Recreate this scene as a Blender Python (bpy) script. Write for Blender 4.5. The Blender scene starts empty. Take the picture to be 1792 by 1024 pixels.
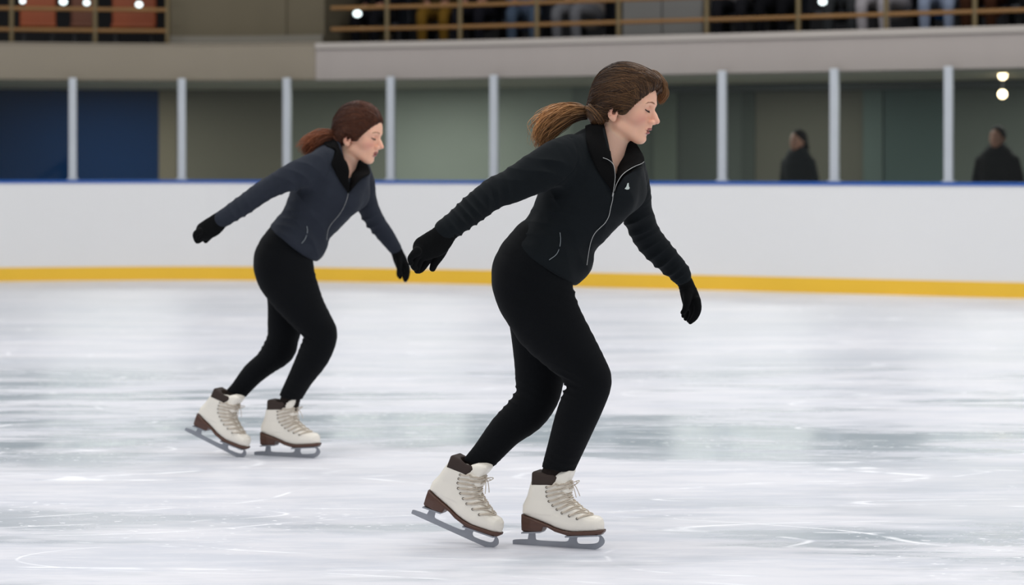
import bpy, math, random
import numpy as np
from mathutils import Matrix, Vector
rng = np.random.RandomState(7); random.seed(7)
F, CX, HY, CH = 4000.0, 896.0, 287.0, 1.31      # focal length in pixels, principal column, horizon row, camera height
S = bpy.context.scene; COL = S.collection
f32 = np.float32

# ------------------------------------------------------------------ object helpers
def tag(o, label=None, cat=None, group=None, kind=None):
    if label: o['label'] = label
    if cat: o['category'] = cat
    if group: o['group'] = group
    if kind: o['kind'] = kind
    return o
def empty(name, loc, label=None, cat=None, group=None):
    o = bpy.data.objects.new(name, None); COL.objects.link(o); o.location = loc; o.empty_display_size = .1
    return tag(o, label, cat, group)
def mesh_obj(name, V, Fc, mat, parent=None, smooth=True, attrs=None):
    me = bpy.data.meshes.new(name); V = np.asarray(V, f32)
    if isinstance(Fc, np.ndarray):
        n, k = Fc.shape
        me.vertices.add(len(V)); me.vertices.foreach_set('co', V.ravel())
        me.loops.add(n*k); me.loops.foreach_set('vertex_index', Fc.astype(np.int32).ravel())
        me.polygons.add(n); me.polygons.foreach_set('loop_start', np.arange(0, n*k, k, dtype=np.int32))
        me.update(calc_edges=True); me.validate()
    else:
        me.from_pydata(V.tolist(), [], Fc); me.update()
    if attrs:
        for a, val in attrs.items():
            at = me.attributes.new(a, 'FLOAT', 'POINT'); at.data.foreach_set('value', np.asarray(val, f32))
    me.polygons.foreach_set('use_smooth', np.full(len(me.polygons), smooth, bool))
    me.materials.append(mat)
    o = bpy.data.objects.new(name, me); COL.objects.link(o)
    if parent is not None: attach(o, parent)
    return o
def wloc(o):
    m = Matrix.LocRotScale(o.location, o.rotation_euler, o.scale)
    return m if o.parent is None else wloc(o.parent) @ o.matrix_parent_inverse @ m
def attach(o, parent):
    o.parent = parent; o.matrix_parent_inverse = wloc(parent).inverted()

# ------------------------------------------------------------------ materials
def mat(name, col=(.5,.5,.5), rough=.6, metal=0., spec=.5, noise=None, bump=None, sheen=0., coat=0., sss=0., emit=None):
    m = bpy.data.materials.new(name); m.use_nodes = True; nt = m.node_tree; b = nt.nodes['Principled BSDF']
    b.inputs['Base Color'].default_value = (*col, 1); b.inputs['Roughness'].default_value = rough
    b.inputs['Metallic'].default_value = metal; b.inputs['Specular IOR Level'].default_value = spec
    b.inputs['Sheen Weight'].default_value = sheen; b.inputs['Coat Weight'].default_value = coat
    if sss: b.inputs['Subsurface Weight'].default_value = sss; b.inputs['Subsurface Scale'].default_value = .01; b.inputs['Subsurface Radius'].default_value = (1, .35, .2)
    if emit: b.inputs['Emission Color'].default_value = (*col, 1); b.inputs['Emission Strength'].default_value = emit
    tc = nt.nodes.new('ShaderNodeTexCoord')
    def tex(scale, stretch=(1,1,1), detail=4):
        mp = nt.nodes.new('ShaderNodeMapping'); mp.inputs['Scale'].default_value = stretch
        nt.links.new(tc.outputs['Object'], mp.inputs['Vector'])
        n = nt.nodes.new('ShaderNodeTexNoise'); n.inputs['Scale'].default_value = scale; n.inputs['Detail'].default_value = detail
        nt.links.new(mp.outputs['Vector'], n.inputs['Vector']); return n
    if noise:
        sc, amt = noise[0], noise[1]; n = tex(sc, noise[2] if len(noise) > 2 else (1,1,1))
        mx = nt.nodes.new('ShaderNodeMix'); mx.data_type = 'RGBA'
        mx.inputs[6].default_value = (*[c*(1-amt) for c in col], 1); mx.inputs[7].default_value = (*[min(1, c*(1+amt)) for c in col], 1)
        nt.links.new(n.outputs['Fac'], mx.inputs[0]); nt.links.new(mx.outputs[2], b.inputs['Base Color'])
    if bump:
        sc, st, dist = bump[0], bump[1], bump[2]; n = tex(sc, bump[3] if len(bump) > 3 else (1,1,1))
        bp = nt.nodes.new('ShaderNodeBump'); bp.inputs['Strength'].default_value = st; bp.inputs['Distance'].default_value = dist
        nt.links.new(n.outputs['Fac'], bp.inputs['Height']); nt.links.new(bp.outputs['Normal'], b.inputs['Normal'])
    return m
def srgb(r, g, b):
    return tuple(((c/255)/12.92 if c/255 <= .04045 else ((c/255+.055)/1.055)**2.4) for c in (r, g, b))

M = {}
M['board'] = mat('board', srgb(228,228,228), .35, noise=(.8,.02))
M['yellow'] = mat('yellow', srgb(238,190,50), .4, noise=(2,.05))
M['bluecap'] = mat('bluecap', srgb(4,82,168), .4, noise=(3,.05))
M['alu'] = mat('alu', srgb(184,189,195), .5, metal=.25, noise=(6,.06))
M['fascia_brown'] = mat('fascia_brown', srgb(134,125,110), .8, noise=(1.2,.06), bump=(30,.2,.004))
M['fascia_grey'] = mat('fascia_grey', srgb(158,150,145), .8, noise=(3,.05,(1,1,.08)), bump=(30,.2,.004))
M['fascia_cap'] = mat('fascia_cap', srgb(166,159,152), .7, noise=(2,.04))
M['rail'] = mat('rail', srgb(122,86,40), .45, noise=(4,.15))
M['railpost'] = mat('railpost', srgb(96,82,52), .5, noise=(4,.12))
M['concrete'] = mat('concrete', srgb(118,114,104), .85, noise=(1.5,.1), bump=(20,.3,.005))
M['soffit'] = mat('soffit', srgb(150,152,142), .8, noise=(1.5,.05))
M['beige'] = mat('beige', srgb(92,84,66), .8, noise=(1.2,.1), bump=(18,.2,.004))
M['dark'] = mat('dark', srgb(26,26,30), .8, noise=(2,.3))
M['beam'] = mat('beam', srgb(52,58,58), .7, noise=(3,.1))

def skin_mat():
    m = mat('skin', srgb(226,178,152), .48, spec=.35, sss=.25); nt = m.node_tree; b = nt.nodes['Principled BSDF']
    def at(n):
        a = nt.nodes.new('ShaderNodeAttribute'); a.attribute_name = n; return a.outputs['Fac']
    col = None
    def mix(a, b2, fac):
        x = nt.nodes.new('ShaderNodeMix'); x.data_type = 'RGBA'
        if a is None: x.inputs[6].default_value = (*srgb(240,188,160), 1)
        else: nt.links.new(a, x.inputs[6])
        x.inputs[7].default_value = (*b2, 1); nt.links.new(fac, x.inputs[0]); return x.outputs[2]
    col = mix(None, srgb(216,138,122), at('blush')); col = mix(col, srgb(160,96,90), at('lips'))
    nt.links.new(col, b.inputs['Base Color'])
    n = nt.nodes.new('ShaderNodeTexNoise'); n.inputs['Scale'].default_value = 400
    bp = nt.nodes.new('ShaderNodeBump'); bp.inputs['Strength'].default_value = .08; bp.inputs['Distance'].default_value = .001
    nt.links.new(n.outputs['Fac'], bp.inputs['Height']); nt.links.new(bp.outputs['Normal'], b.inputs['Normal'])
    return m
M['skin'] = skin_mat(); M['skin_far'] = mat('skin_far', srgb(138,96,78), .55, noise=(30,.06))
def hair_mat(name, root, tip):
    m = mat(name, root, .42, spec=.5); nt = m.node_tree; b = nt.nodes['Principled BSDF']
    a = nt.nodes.new('ShaderNodeAttribute'); a.attribute_name = 'tone'
    x = nt.nodes.new('ShaderNodeMix'); x.data_type = 'RGBA'; x.inputs[6].default_value = (*root, 1); x.inputs[7].default_value = (*tip, 1)
    nt.links.new(a.outputs['Fac'], x.inputs[0]); nt.links.new(x.outputs[2], b.inputs['Base Color'])
    b.inputs['Specular IOR Level'].default_value = .3
    return m
M['hair'] = hair_mat('hair', srgb(46,30,21), srgb(224,164,106))
M['hair_red'] = hair_mat('hair_red', srgb(60,32,21), srgb(176,104,66))
def fabric(name, col, sheen=.25, sc=260):
    return mat(name, col, .9, spec=.12, sheen=sheen*.12, noise=(14,.18), bump=(sc,.35,.0015))
M['jacket_black'] = fabric('jacket_black', srgb(19,23,26)); M['jacket_slate'] = fabric('jacket_slate', srgb(41,45,54))
M['sock'] = fabric('sock', srgb(30,24,22)); M['lining'] = fabric('lining', srgb(4,4,5), .05)
M['leggings'] = fabric('leggings', srgb(10,12,15), .12, 500); M['glove'] = fabric('glove', srgb(9,10,11), .12, 350)
M['zip'] = mat('zip', srgb(172,172,170), .4, metal=.3, noise=(300,.2)); M['piping'] = mat('piping', srgb(120,126,130), .5, noise=(50,.1))
M['emblem'] = mat('emblem', srgb(190,200,195), .5, noise=(90,.05))
M['leather'] = mat('leather', srgb(236,230,218), .42, noise=(12,.05), bump=(120,.15,.001), coat=.15)
M['sole'] = mat('sole', srgb(74,42,26), .5, noise=(30,.25,(.2,1,4)), coat=.2)
M['liner'] = mat('liner', srgb(50,37,31), .8, noise=(20,.2)); M['lace'] = mat('lace', srgb(200,188,172), .8, noise=(200,.12))
M['eyelet'] = mat('eyelet', srgb(88,82,76), .4, metal=.7, noise=(60,.1)); M['steel'] = mat('steel', srgb(150,153,160), .42, metal=.55, noise=(16,.12), bump=(40,.1,.001))
M['lash'] = mat('lash', srgb(48,28,22), .7, noise=(90,.1)); M['brow'] = mat('brow', srgb(150,108,86), .8, noise=(90,.1))
M['eye'] = mat('eye', srgb(225,215,208), .15, noise=(40,.05)); M['iris'] = mat('iris', srgb(58,38,28), .1, noise=(300,.2))

# ------------------------------------------------------------------ distance fields and their meshes
def W(x, y, w=0., D0=None):
    D = D0*(1 + w/F); return np.array([(x-CX)*D/F, D, CH-(y-HY)*D/F], f32)
def cr(P, n=3):
    P = np.asarray(P, float)
    if len(P) < 3: return P
    Q = np.vstack([2*P[0]-P[1], P, 2*P[-1]-P[-2]]); out = []
    for i in range(1, len(Q)-2):
        for k in range(n):
            t = k/n
            out.append(.5*(2*Q[i] + (Q[i+1]-Q[i-1])*t + (2*Q[i-1]-5*Q[i]+4*Q[i+1]-Q[i+2])*t*t + (3*Q[i]-Q[i-1]-3*Q[i+1]+Q[i+2])*t**3))
    out.append(P[-1]); return np.array(out)
def smin(a, b, k):
    h = np.maximum(k-np.abs(a-b), 0)/k; return np.minimum(a, b) - h*h*k*.25
def smax(a, b, k): return -smin(-a, -b, k)
def chain(st, D0=None, n=3):
    """stations (x, y, w, r_side, r_depth) in skater pixels, or metres when D0 is None"""
    st = cr(st, n); s = 1. if D0 is None else D0/F
    C = np.array([st[i, :3] if D0 is None else W(*st[i, :3], D0) for i in range(len(st))], f32)
    R = (st[:, 3:5]*s).astype(f32)
    lo, hi = (C-R.max()).min(0), (C+R.max()).max(0)
    def f(P):
        out = np.full(len(P), 9., f32)
        # cheap box distance for far points
        bd = np.sqrt((np.maximum(np.maximum(lo-P, P-hi), 0)**2).sum(1)); near = bd < .12
        out[~near] = bd[~near] + .02
        Q = P[near]
        if len(Q) == 0: return out
        best = np.full(len(Q), 9., f32)
        for i in range(len(C)-1):
            a, b = C[i], C[i+1]; ax = b-a; L = float(ax@ax)+1e-12
            t = np.clip(((Q-a)@ax)/L, 0, 1)
            d = Q - a - t[:, None]*ax
            r = R[i, 0]+(R[i+1, 0]-R[i, 0])*t; ry = R[i, 1]+(R[i+1, 1]-R[i, 1])*t
            xz = d[:, 0]**2+d[:, 2]**2; y2 = d[:, 1]**2
            q = np.sqrt(xz/r**2+y2/ry**2)
            g = np.sqrt(xz/r**4+y2/ry**4)+1e-3
            best = np.minimum(best, q*(q-1)/g)
        out[near] = best; return out
    return f
def ell(c, r, k=None):
    c, r = np.array(c, f32), np.array(r, f32)
    def f(P):
        d = P-c; q = np.sqrt(((d/r)**2).sum(1)); g = np.sqrt(((d/r**2)**2).sum(1))+1e-3
        return q*(q-1)/g
    return f
def cap(a, b, ra, rb=None):
    a, b = np.array(a, f32), np.array(b, f32); rb = ra if rb is None else rb; ax = b-a; L = float(ax@ax)
    def f(P):
        t = np.clip(((P-a)@ax)/L, 0, 1); d = P-a-t[:, None]*ax
        return np.sqrt((d**2).sum(1))-(ra+(rb-ra)*t)
    return f
def poly2(pts):
    P0 = np.array(pts, f32)
    def f(x, z):
        d = np.full(x.shape, 1e9, f32); s = np.ones(x.shape, f32); N = len(P0); j = N-1
        for i in range(N):
            e = P0[j]-P0[i]; wx, wz = x-P0[i, 0], z-P0[i, 1]
            t = np.clip((wx*e[0]+wz*e[1])/(e@e), 0, 1); bx, bz = wx-e[0]*t, wz-e[1]*t
            d = np.minimum(d, bx*bx+bz*bz)
            c1, c2, c3 = z >= P0[i, 1], z < P0[j, 1], e[0]*wz > e[1]*wx
            flip = (c1 & c2 & c3) | (~c1 & ~c2 & ~c3); s = np.where(flip, -s, s); j = i
        return s*np.sqrt(d)
    return f
def grid_mesh(f, lo, hi, h):
    B = 8; lo = np.array(lo, float); hi = np.array(hi, float)
    nb = np.ceil((hi-lo)/(h*B)).astype(int)+1; n = nb*B
    g = [lo[a]+h*B*(np.arange(nb[a])+.5)-h*.5 for a in range(3)]
    C = np.stack(np.meshgrid(*g, indexing='ij'), -1).reshape(-1, 3).astype(f32)
    fc = f(C); V = np.repeat(np.repeat(np.repeat(fc.reshape(nb), B, 0), B, 1), B, 2).astype(f32)
    act = np.where(np.abs(fc) < B*h*1.25)[0]
    o = np.stack(np.meshgrid(*[np.arange(B)]*3, indexing='ij'), -1).reshape(-1, 3)
    bi = np.stack(np.unravel_index(act, nb), -1)*B
    for c in range(0, len(bi), 1500):
        idx = (bi[c:c+1500, None, :]+o[None]).reshape(-1, 3)
        V[idx[:, 0], idx[:, 1], idx[:, 2]] = f((lo+idx*h).astype(f32))
    I = V < 0
    cnt = np.zeros(np.array(I.shape)-1, np.uint8)
    for a in (0, 1):
        for b in (0, 1):
            for c in (0, 1): cnt += I[a:I.shape[0]-1+a, b:I.shape[1]-1+b, c:I.shape[2]-1+c]
    cells = np.argwhere((cnt > 0) & (cnt < 8)); cid = np.full(cnt.shape, -1, np.int32); cid[tuple(cells.T)] = np.arange(len(cells))
    acc = np.zeros((len(cells), 3)); num = np.zeros(len(cells))
    for ax in range(3):
        o1, o2 = [x for x in range(3) if x != ax]
        for u in (0, 1):
            for v in (0, 1):
                p = cells.copy(); p[:, o1] += u; p[:, o2] += v; q = p.copy(); q[:, ax] += 1
                a, b = V[tuple(p.T)], V[tuple(q.T)]; m = (a < 0) != (b < 0)
                t = np.where(m, a/np.where(m, a-b, 1), 0); pt = p.astype(float); pt[:, ax] += t
                acc[m] += pt[m]; num += m
    verts = lo + acc/num[:, None]*h
    quads = []
    for ax in range(3):
        o1, o2 = (ax+1) % 3, (ax+2) % 3
        sl0 = [slice(None)]*3; sl1 = [slice(None)]*3; sl0[ax] = slice(0, -1); sl1[ax] = slice(1, None)
        a, b = I[tuple(sl0)], I[tuple(sl1)]; e = np.argwhere(a != b)
        e = e[(e[:, o1] > 0) & (e[:, o2] > 0) & (e[:, o1] < cnt.shape[o1]) & (e[:, o2] < cnt.shape[o2])]
        ins = a[tuple(e.T)]
        def cc(du, dv):
            p = e.copy(); p[:, o1] -= du; p[:, o2] -= dv; return cid[tuple(p.T)]
        q = np.stack([cc(1, 1), cc(0, 1), cc(0, 0), cc(1, 0)], 1); q[~ins] = q[~ins][:, ::-1]
        quads.append(q)
    q = np.vstack(quads); q = q[(q >= 0).all(1)]
    return verts.astype(f32), q
def normals(V, Q):
    n = np.cross(V[Q[:, 2]]-V[Q[:, 0]], V[Q[:, 3]]-V[Q[:, 1]]); N = np.zeros_like(V)
    for k in range(4): np.add.at(N, Q[:, k], n)
    return N/(np.linalg.norm(N, axis=1, keepdims=True)+1e-9)
def grad(f, P, e=.0012):
    P = P.astype(f32); g = np.stack([f(P+np.array(d, f32)*e)-f(P-np.array(d, f32)*e) for d in ((1,0,0),(0,1,0),(0,0,1))], 1)
    return g/(np.linalg.norm(g, axis=1, keepdims=True)+1e-9)
def snap(f, P, off=0., it=5):
    P = np.array(P, f32)
    for _ in range(it): P = P - (f(P)-off)[:, None]*grad(f, P)
    return P
def cast(f, px, D0, off=0., near=-.7):
    px = np.array(px, float); d = np.stack([(px[:, 0]-CX)/F, np.ones(len(px)), -(px[:, 1]-HY)/F], 1).astype(f32)
    t = np.full(len(px), D0+near, f32); o = np.array([0, 0, CH], f32)
    for _ in range(90): t += np.clip(f(o+d*t[:, None])-off, -.02, .05)*.8
    return o+d*t[:, None]
def vnoise(P, s, seed=0):
    r = np.random.RandomState(seed); out = 0
    for k in range(6):
        v = r.normal(size=3)*s; out = out+np.sin(P@v.astype(f32)+r.rand()*6.28)
    return out/6
def folds(V, N, fl, seams=()):
    d = np.zeros(len(V), f32)
    for (c, R, dr, lam, amp) in fl:
        q = V-np.array(c, f32); dr = np.array(dr, float); dr /= np.linalg.norm(dr); u = q@dr.astype(f32)
        ph = u/lam*6.283+5.*vnoise(V, 13, int(abs(c[0]*1000)) % 97); amp = amp*np.clip(.85+1.5*vnoise(V, 17, 11), .1, 2.)
        d += amp*np.exp(-(q**2).sum(1)/R**2)*(1-2*np.abs(np.sin(ph/2))**.7)
    for (pl, wd, amp) in seams:
        pl = cr(pl, 8); dd = np.full(len(V), 9., f32)
        for p in pl: dd = np.minimum(dd, ((V-p.astype(f32))**2).sum(1))
        d -= amp*np.exp(-dd/wd**2)
    return V+N*d[:, None]
def tubes(paths, radii, sides=5, tone=None):
    """each path (n,3) becomes a tube; radii scalar or (n,) per path"""
    Vs, Fs, T, base = [], [], [], 0
    for i, p in enumerate(paths):
        p = np.asarray(p, float); n = len(p); t = np.gradient(p, axis=0); t /= np.linalg.norm(t, axis=1, keepdims=True)+1e-12
        up = np.array([.21, .13, .97]) if abs(t[0, 2]) < .9 else np.array([.97, .13, .21])
        a = np.cross(t, up); a /= np.linalg.norm(a, axis=1, keepdims=True)+1e-12; b = np.cross(t, a)
        r = np.broadcast_to(radii[i], (n,)); ang = np.arange(sides)/sides*6.2832
        ring = p[:, None]+r[:, None, None]*(a[:, None]*np.cos(ang)[None, :, None]+b[:, None]*np.sin(ang)[None, :, None])
        Vs.append(ring.reshape(-1, 3)); k = np.arange(n-1)[:, None]*sides; j = np.arange(sides)[None]; j2 = (j+1) % sides
        q = np.stack([k+j, k+j2, k+sides+j2, k+sides+j], -1).reshape(-1, 4)+base; Fs.append(q)
        capA = np.arange(sides)[::-1]+base; capB = np.arange(sides)+base+(n-1)*sides
        if sides == 4: Fs.append(np.array([capA, capB]))
        T.append(np.repeat(np.broadcast_to(0 if tone is None else tone[i], (n,)), sides)); base += n*sides
    return np.vstack(Vs), np.vstack(Fs), np.concatenate(T)
def sheet(A, B, th, m=8, push=None):
    """thick ruled sheet between two polylines, given as lists of 3-D points; bows outward a little"""
    A, B = np.asarray(A, float), np.asarray(B, float); n = len(A)
    G = np.stack([A+(B-A)*t for t in np.linspace(0, 1, m)], 1)
    if push is not None:
        P = G.reshape(-1, 3).astype(f32)
        for _ in range(3): P = P+(np.maximum(.0045-push(P), 0)*np.tile(np.clip(np.linspace(0, 1, m)*3-.2, 0, 1), n))[:, None]*grad(push, P)
        G = P.reshape(G.shape)
    du = np.gradient(G, axis=0); dv = np.gradient(G, axis=1); N = np.cross(du, dv); N /= np.linalg.norm(N, axis=2, keepdims=True)+1e-9
    V = np.concatenate([(G+N*th/2).reshape(-1, 3), (G-N*th/2).reshape(-1, 3)]); o = n*m; Q = []
    for i in range(n-1):
        for j in range(m-1):
            a = i*m+j; Q += [[a, a+1, a+m+1, a+m], [o+a+m, o+a+m+1, o+a+1, o+a]]
    for j in range(m-1): Q += [[j+1, j, o+j, o+j+1], [(n-1)*m+j, (n-1)*m+j+1, o+(n-1)*m+j+1, o+(n-1)*m+j]]
    for i in range(n-1): Q += [[i*m, (i+1)*m, o+(i+1)*m, o+i*m], [(i+1)*m+m-1, i*m+m-1, o+i*m+m-1, o+(i+1)*m+m-1]]
    return V, np.array(Q)

# ------------------------------------------------------------------ ice skate, in its own frame: x toe, z up, y sideways
SK_D = F*CH/(958-HY); SK_S = SK_D/F; SK_YAW = math.radians(22)
def sk(px, py): return ((px-985)*SK_S/math.cos(SK_YAW), (950+(px-897)*.097-py)*SK_S)
BOOT = [sk(*p) for p in [(916,899),(917,881),(924.8,864.8),(931,845),(934.3,836.5),(950,835.5),(965,832),(980,836),(993,842),(994.7,860.6),(1001,877.5),(1018,893.5),(1032,903),(1047,906.5),(1054,911),(1057,920),(1056.5,931),(1040,932.5),(1005,931.5),(990,928.5),(975.7,924),(952.3,913),(935,905.5)]]
SOLE = [sk(*p) for p in [(915.5,896.5),(935,903.5),(952,911),(975.7,922),(990,927),(1005,929.5),(1057.5,929.5),(1057,934),(1053,937.5),(996.9,936.3),(975.7,929.5),(962,921.5),(955,920),(951.8,928.4),(918,927.5),(915,925)]]
def foot_w(x, z):
    w = np.interp(x, [sk(916,0)[0], sk(935,0)[0], sk(965,0)[0], sk(1015,0)[0], sk(1045,0)[0], sk(1058,0)[0]], [.022,.033,.031,.043,.037,.018])
    up = np.interp(z, [.06,.11,.16,.2,.26], [1,.98,.98,1.12,1.3]); return np.where(z > .11, np.maximum(w*up, .034*up), w).astype(f32)
_b2, _s2 = poly2(BOOT), poly2(SOLE)
def f_boot(P):
    d = _b2(P[:, 0], P[:, 2]); w = foot_w(P[:, 0], P[:, 2]); return smax(d, (np.abs(P[:, 1])-w)*.9, .03)
def f_sole(P):
    d = _s2(P[:, 0], P[:, 2]); w = foot_w(P[:, 0], np.zeros(len(P), f32))
    t = np.clip((P[:, 2]-.05)/.03, 0, 1)*.004; return smax(d, np.abs(P[:, 1])-w-t+.0035, .008)
TONG = poly2([sk(*p) for p in [(970,836),(974,829),(982,823.5),(992,821),(1001,821.5),(1004,826),(1001,835),(997,843),(1000,862),(990,868),(974,850)]])
def f_tongue(P): return smax(TONG(P[:, 0], P[:, 2]), np.abs(P[:, 1])-.036, .022)
LIN = poly2([sk(*p) for p in [(936,846),(937,824),(940,821.5),(975,828),(982,834),(975,850)]])
def f_liner(P):
    d = smax(LIN(P[:, 0], P[:, 2]), np.abs(P[:, 1])-.0415, .014)
    return smax(d, -(cap((sk(968,0)[0], 0, .1), (sk(966,0)[0], 0, .35), .0345)(P)), .004)
_sk = {}
def skate_parts():
    if _sk: return _sk
    lo, hi = (-.19, -.07, -.01), (.19, .07, .3)
    _sk['boot'] = grid_mesh(f_boot, lo, hi, .003); _sk['sole'] = grid_mesh(f_sole, lo, hi, .0025)
    _sk['tongue'] = grid_mesh(f_tongue, lo, hi, .0025); _sk['liner'] = grid_mesh(f_liner, lo, hi, .0025)
    # blade: runner with two stanchions and the open loop at the toe, built as a filled outline with a hole
    out = cr([(897.5,945),(899,942.6),(910,942),(924,942.3)], 3).tolist()+[(926.5,929),(937,929)]+cr([(937.5,941),(941,944.5),(965,947),(988,948.5),(994.5,947)], 3).tolist()+[(998,938),(1000,937)]+cr([(1047,937.8),(1054,943),(1057,951),(1053,958),(1044,963),(1030,964.6),(990,962.5),(950,959),(897.8,950.4)], 3).tolist()
    hole = cr([(1011,940.5),(1044,941),(1048,946),(1045,952),(1035,953.8),(1015,953.3),(1010,950),(1009.6,944),(1011,940.5)], 3).tolist()[:-1]
    import bmesh
    bm = bmesh.new(); es = []
    for lp in (out, hole):
        vs = [bm.verts.new((sk(*p)[0], -.002, max(0, sk(*p)[1]))) for p in lp]
        es += [bm.edges.new((vs[i], vs[(i+1) % len(vs)])) for i in range(len(vs))]
    bmesh.ops.triangle_fill(bm, use_beauty=True, use_dissolve=False, edges=es)
    r = bmesh.ops.extrude_face_region(bm, geom=list(bm.faces)); bmesh.ops.translate(bm, vec=(0, .004, 0), verts=[v for v in r['geom'] if isinstance(v, bmesh.types.BMVert)])
    # sole plates screwed under heel and ball
    for (x0, x1, yy, hw) in ((917, 950, 928.6, .026), (994, 1050, 937.6, .032)):
        a, b = sk(x0, yy), sk(x1, yy)
        vs = [bm.verts.new(v) for v in [(x, y, z) for (x, zz) in (a, b) for y in (-hw, hw) for z in (zz-.004, zz+.001)]]
        for q in ((0,1,3,2),(4,6,7,5),(0,4,5,1),(2,3,7,6),(0,2,6,4),(1,5,7,3)): bm.faces.new([vs[i] for i in q])
    bmesh.ops.recalc_face_normals(bm, faces=bm.faces)
    me = bpy.data.meshes.new('blade'); bm.to_mesh(me); bm.free(); me.materials.append(M['steel']); _sk['blade'] = me
    # eyelets and laces
    eye = [(964,850),(963.5,858),(964,866),(967,875),(973.5,882.5),(981,889.5),(990,896),(1003,901.5),(1017,906.5)]
    front = [(990,846),(993,852),(993.5,860),(996,868),(1001,876),(1008,883.5),(1016,890),(1025,897),(1034,903.5)]
    rows = []
    for (ex, ey), (fx, fy) in zip(eye, front):
        e = sk(ex, ey); fr = sk(fx, fy); hw = foot_w(np.array([e[0]]), np.array([e[1]]))[0]
        n = snap(f_boot, [(e[0], -hw, e[1])], .001)[0]; rows.append((n, n*np.array([1, -1, 1]), np.array([fr[0]+.006, 0, fr[1]+.004])))
    def both(P): return np.minimum(f_boot(P), f_tongue(P))
    L, R = [], []
    for i in range(len(rows)-1):
        for s in (0, 1):
            a = rows[i][s]; b = rows[i+1][1-s]; c = (rows[i][2]+rows[i+1][2])/2
            t = np.linspace(0, 1, 15)[:, None]; p = (1-t)**2*a+2*t*(1-t)*(2*c-(a+b)/2)+t*t*b
            p = snap(both, p, .0028, 3); L.append(p); R.append(.0021)
    for i in (0, len(rows)-1):
        a, b, c = rows[i]; t = np.linspace(0, 1, 13)[:, None]; L.append(snap(both, (1-t)**2*a+2*t*(1-t)*(2*c-(a+b)/2)+t*t*b, .003, 3)); R.append(.0021)
    kx, kz = sk(999, 847)                       # the bow
    for sgn in (-1, 1):
        for (l1, dz, w) in ((.026, -.004, .014), (.022, -.045, .006)):
            t = np.linspace(0, 1, 14); 
            if dz > -.02: p = np.stack([kx+l1*np.sin(t*math.pi), sgn*(w*np.sin(t*2*math.pi)*.5+.012*np.sin(t*math.pi)), kz+.01*np.sin(t*math.pi*1.3)+dz*t], 1)
            else: p = np.stack([kx+.004+l1*t, sgn*(.004+.014*t), kz+dz*t**1.6], 1)
            L.append(p); R.append(.0015)
    v, q, _ = tubes(L, R, 6); _sk['lace'] = (v, q)
    E, ER = [], []
    for n, m2, _c in rows:
        for c in (n, m2):
            gN = grad(f_boot, np.array([c]))[0]; a = np.cross(gN, [0, 0, 1.]); a /= np.linalg.norm(a); b = np.cross(gN, a); an = np.linspace(0, 6.2832, 11)
            E.append(c+gN*.0008+.0033*(np.cos(an)[:, None]*a+np.sin(an)[:, None]*b)); ER.append(.0012)
    _sk['eyelet'] = [tubes([e_], [.0012], 5)[:2] for e_ in E]
    return _sk
def make_skate(person, anchor_local, world, yaw, pitch, scale=1.):
    P = skate_parts()
    R = Matrix.Rotation(-yaw, 4, 'Z') @ Matrix.Rotation(pitch, 4, 'Y') @ Matrix.Scale(scale, 4)
    T = Matrix.Translation(Vector(world)) @ R @ Matrix.Translation(-Vector(anchor_local))
    def tr(V): V = np.asarray(V, float); m = np.array(T); return V@m[:3, :3].T+m[:3, 3]
    boot = mesh_obj('skate_boot', tr(P['boot'][0]), P['boot'][1], M['leather'], person)
    for nm, key, mt in (('sole','sole','sole'),('tongue','tongue','leather'),('liner','liner','liner'),('lace','lace','lace')):
        mesh_obj(nm, tr(P[key][0]), P[key][1], M[mt], boot)
    for v_, q_ in P['eyelet']: mesh_obj('eyelet', tr(v_), q_, M['eyelet'], boot)
    me = P['blade'].copy(); me.transform(T); b = bpy.data.objects.new('blade', me); COL.objects.link(b); attach(b, boot)
    b['label'] = 'grey steel figure blade'
    return T

# ------------------------------------------------------------------ head, in its own frame: x face, y left, z up
EAR = np.array([-.018, -.0735, -.028])
def mirror(fn): return lambda P: fn(np.stack([P[:, 0], -np.abs(P[:, 1]), P[:, 2]], 1))
_cran = ell((-.012,0,.03), (.101,.077,.086)); _face = ell((.028,0,-.026), (.061,.053,.080)); _fore = ell((.036,0,.036), (.058,.060,.055))
_chin = ell((.0735,0,-.102), (.0165,.017,.0145)); _jaw = cap((.062,-.012,-.1), (.0,-.046,-.068), .014, .015)
_cheek = ell((.052,-.036,-.026), (.027,.020,.022)); _muzz = ell((.077,0,-.068), (.0175,.021,.026))
_brow = cap((.088,-.010,.0175), (.074,-.044,.017), .0085); _sock = ell((.101,-.031,.004), (.021,.017,.012))
_lid = ell((.0745,-.031,.003), (.0145,.0155,.0125)); _lidu = cap((.087,-.021,0), (.080,-.043,-.001), .0022)
_bridge = cap((.0885,0,.006), (.1115,0,-.028), .0068, .0082); _tip = ell((.1155,0,-.0335), (.0098,.0090,.0085)); _ala = ell((.1015,-.0135,-.0395), (.0115,.0072,.0080)); _nos = ell((.108,-.0062,-.047), (.0065,.0032,.005))
_nbody = ell((.098,0,-.026), (.017,.0095,.021)); _phil = ell((.092,0,-.053), (.010,.012,.009))
_lu = ell((.0922,0,-.0645), (.0105,.0215,.0060)); _ll = ell((.0895,0,-.0768), (.0105,.0185,.0075)); _slit = ell((.105,0,-.0702), (.020,.0225,.0024)); _ment = ell((.104,0,-.0875), (.014,.02,.005))
_eo = ell((-.02,-.0745,-.026), (.0185,.0085,.0315)); _ei = ell((-.0145,-.082,-.022), (.0105,.010,.0185)); _etr = ell((-.006,-.076,-.03), (.004,.005,.007)); _lobe = ell((-.013,-.074,-.052), (.009,.006,.010))
_ahel = cap((-.024,-.0815,-.04), (-.022,-.081,-.018), .0028)
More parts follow.
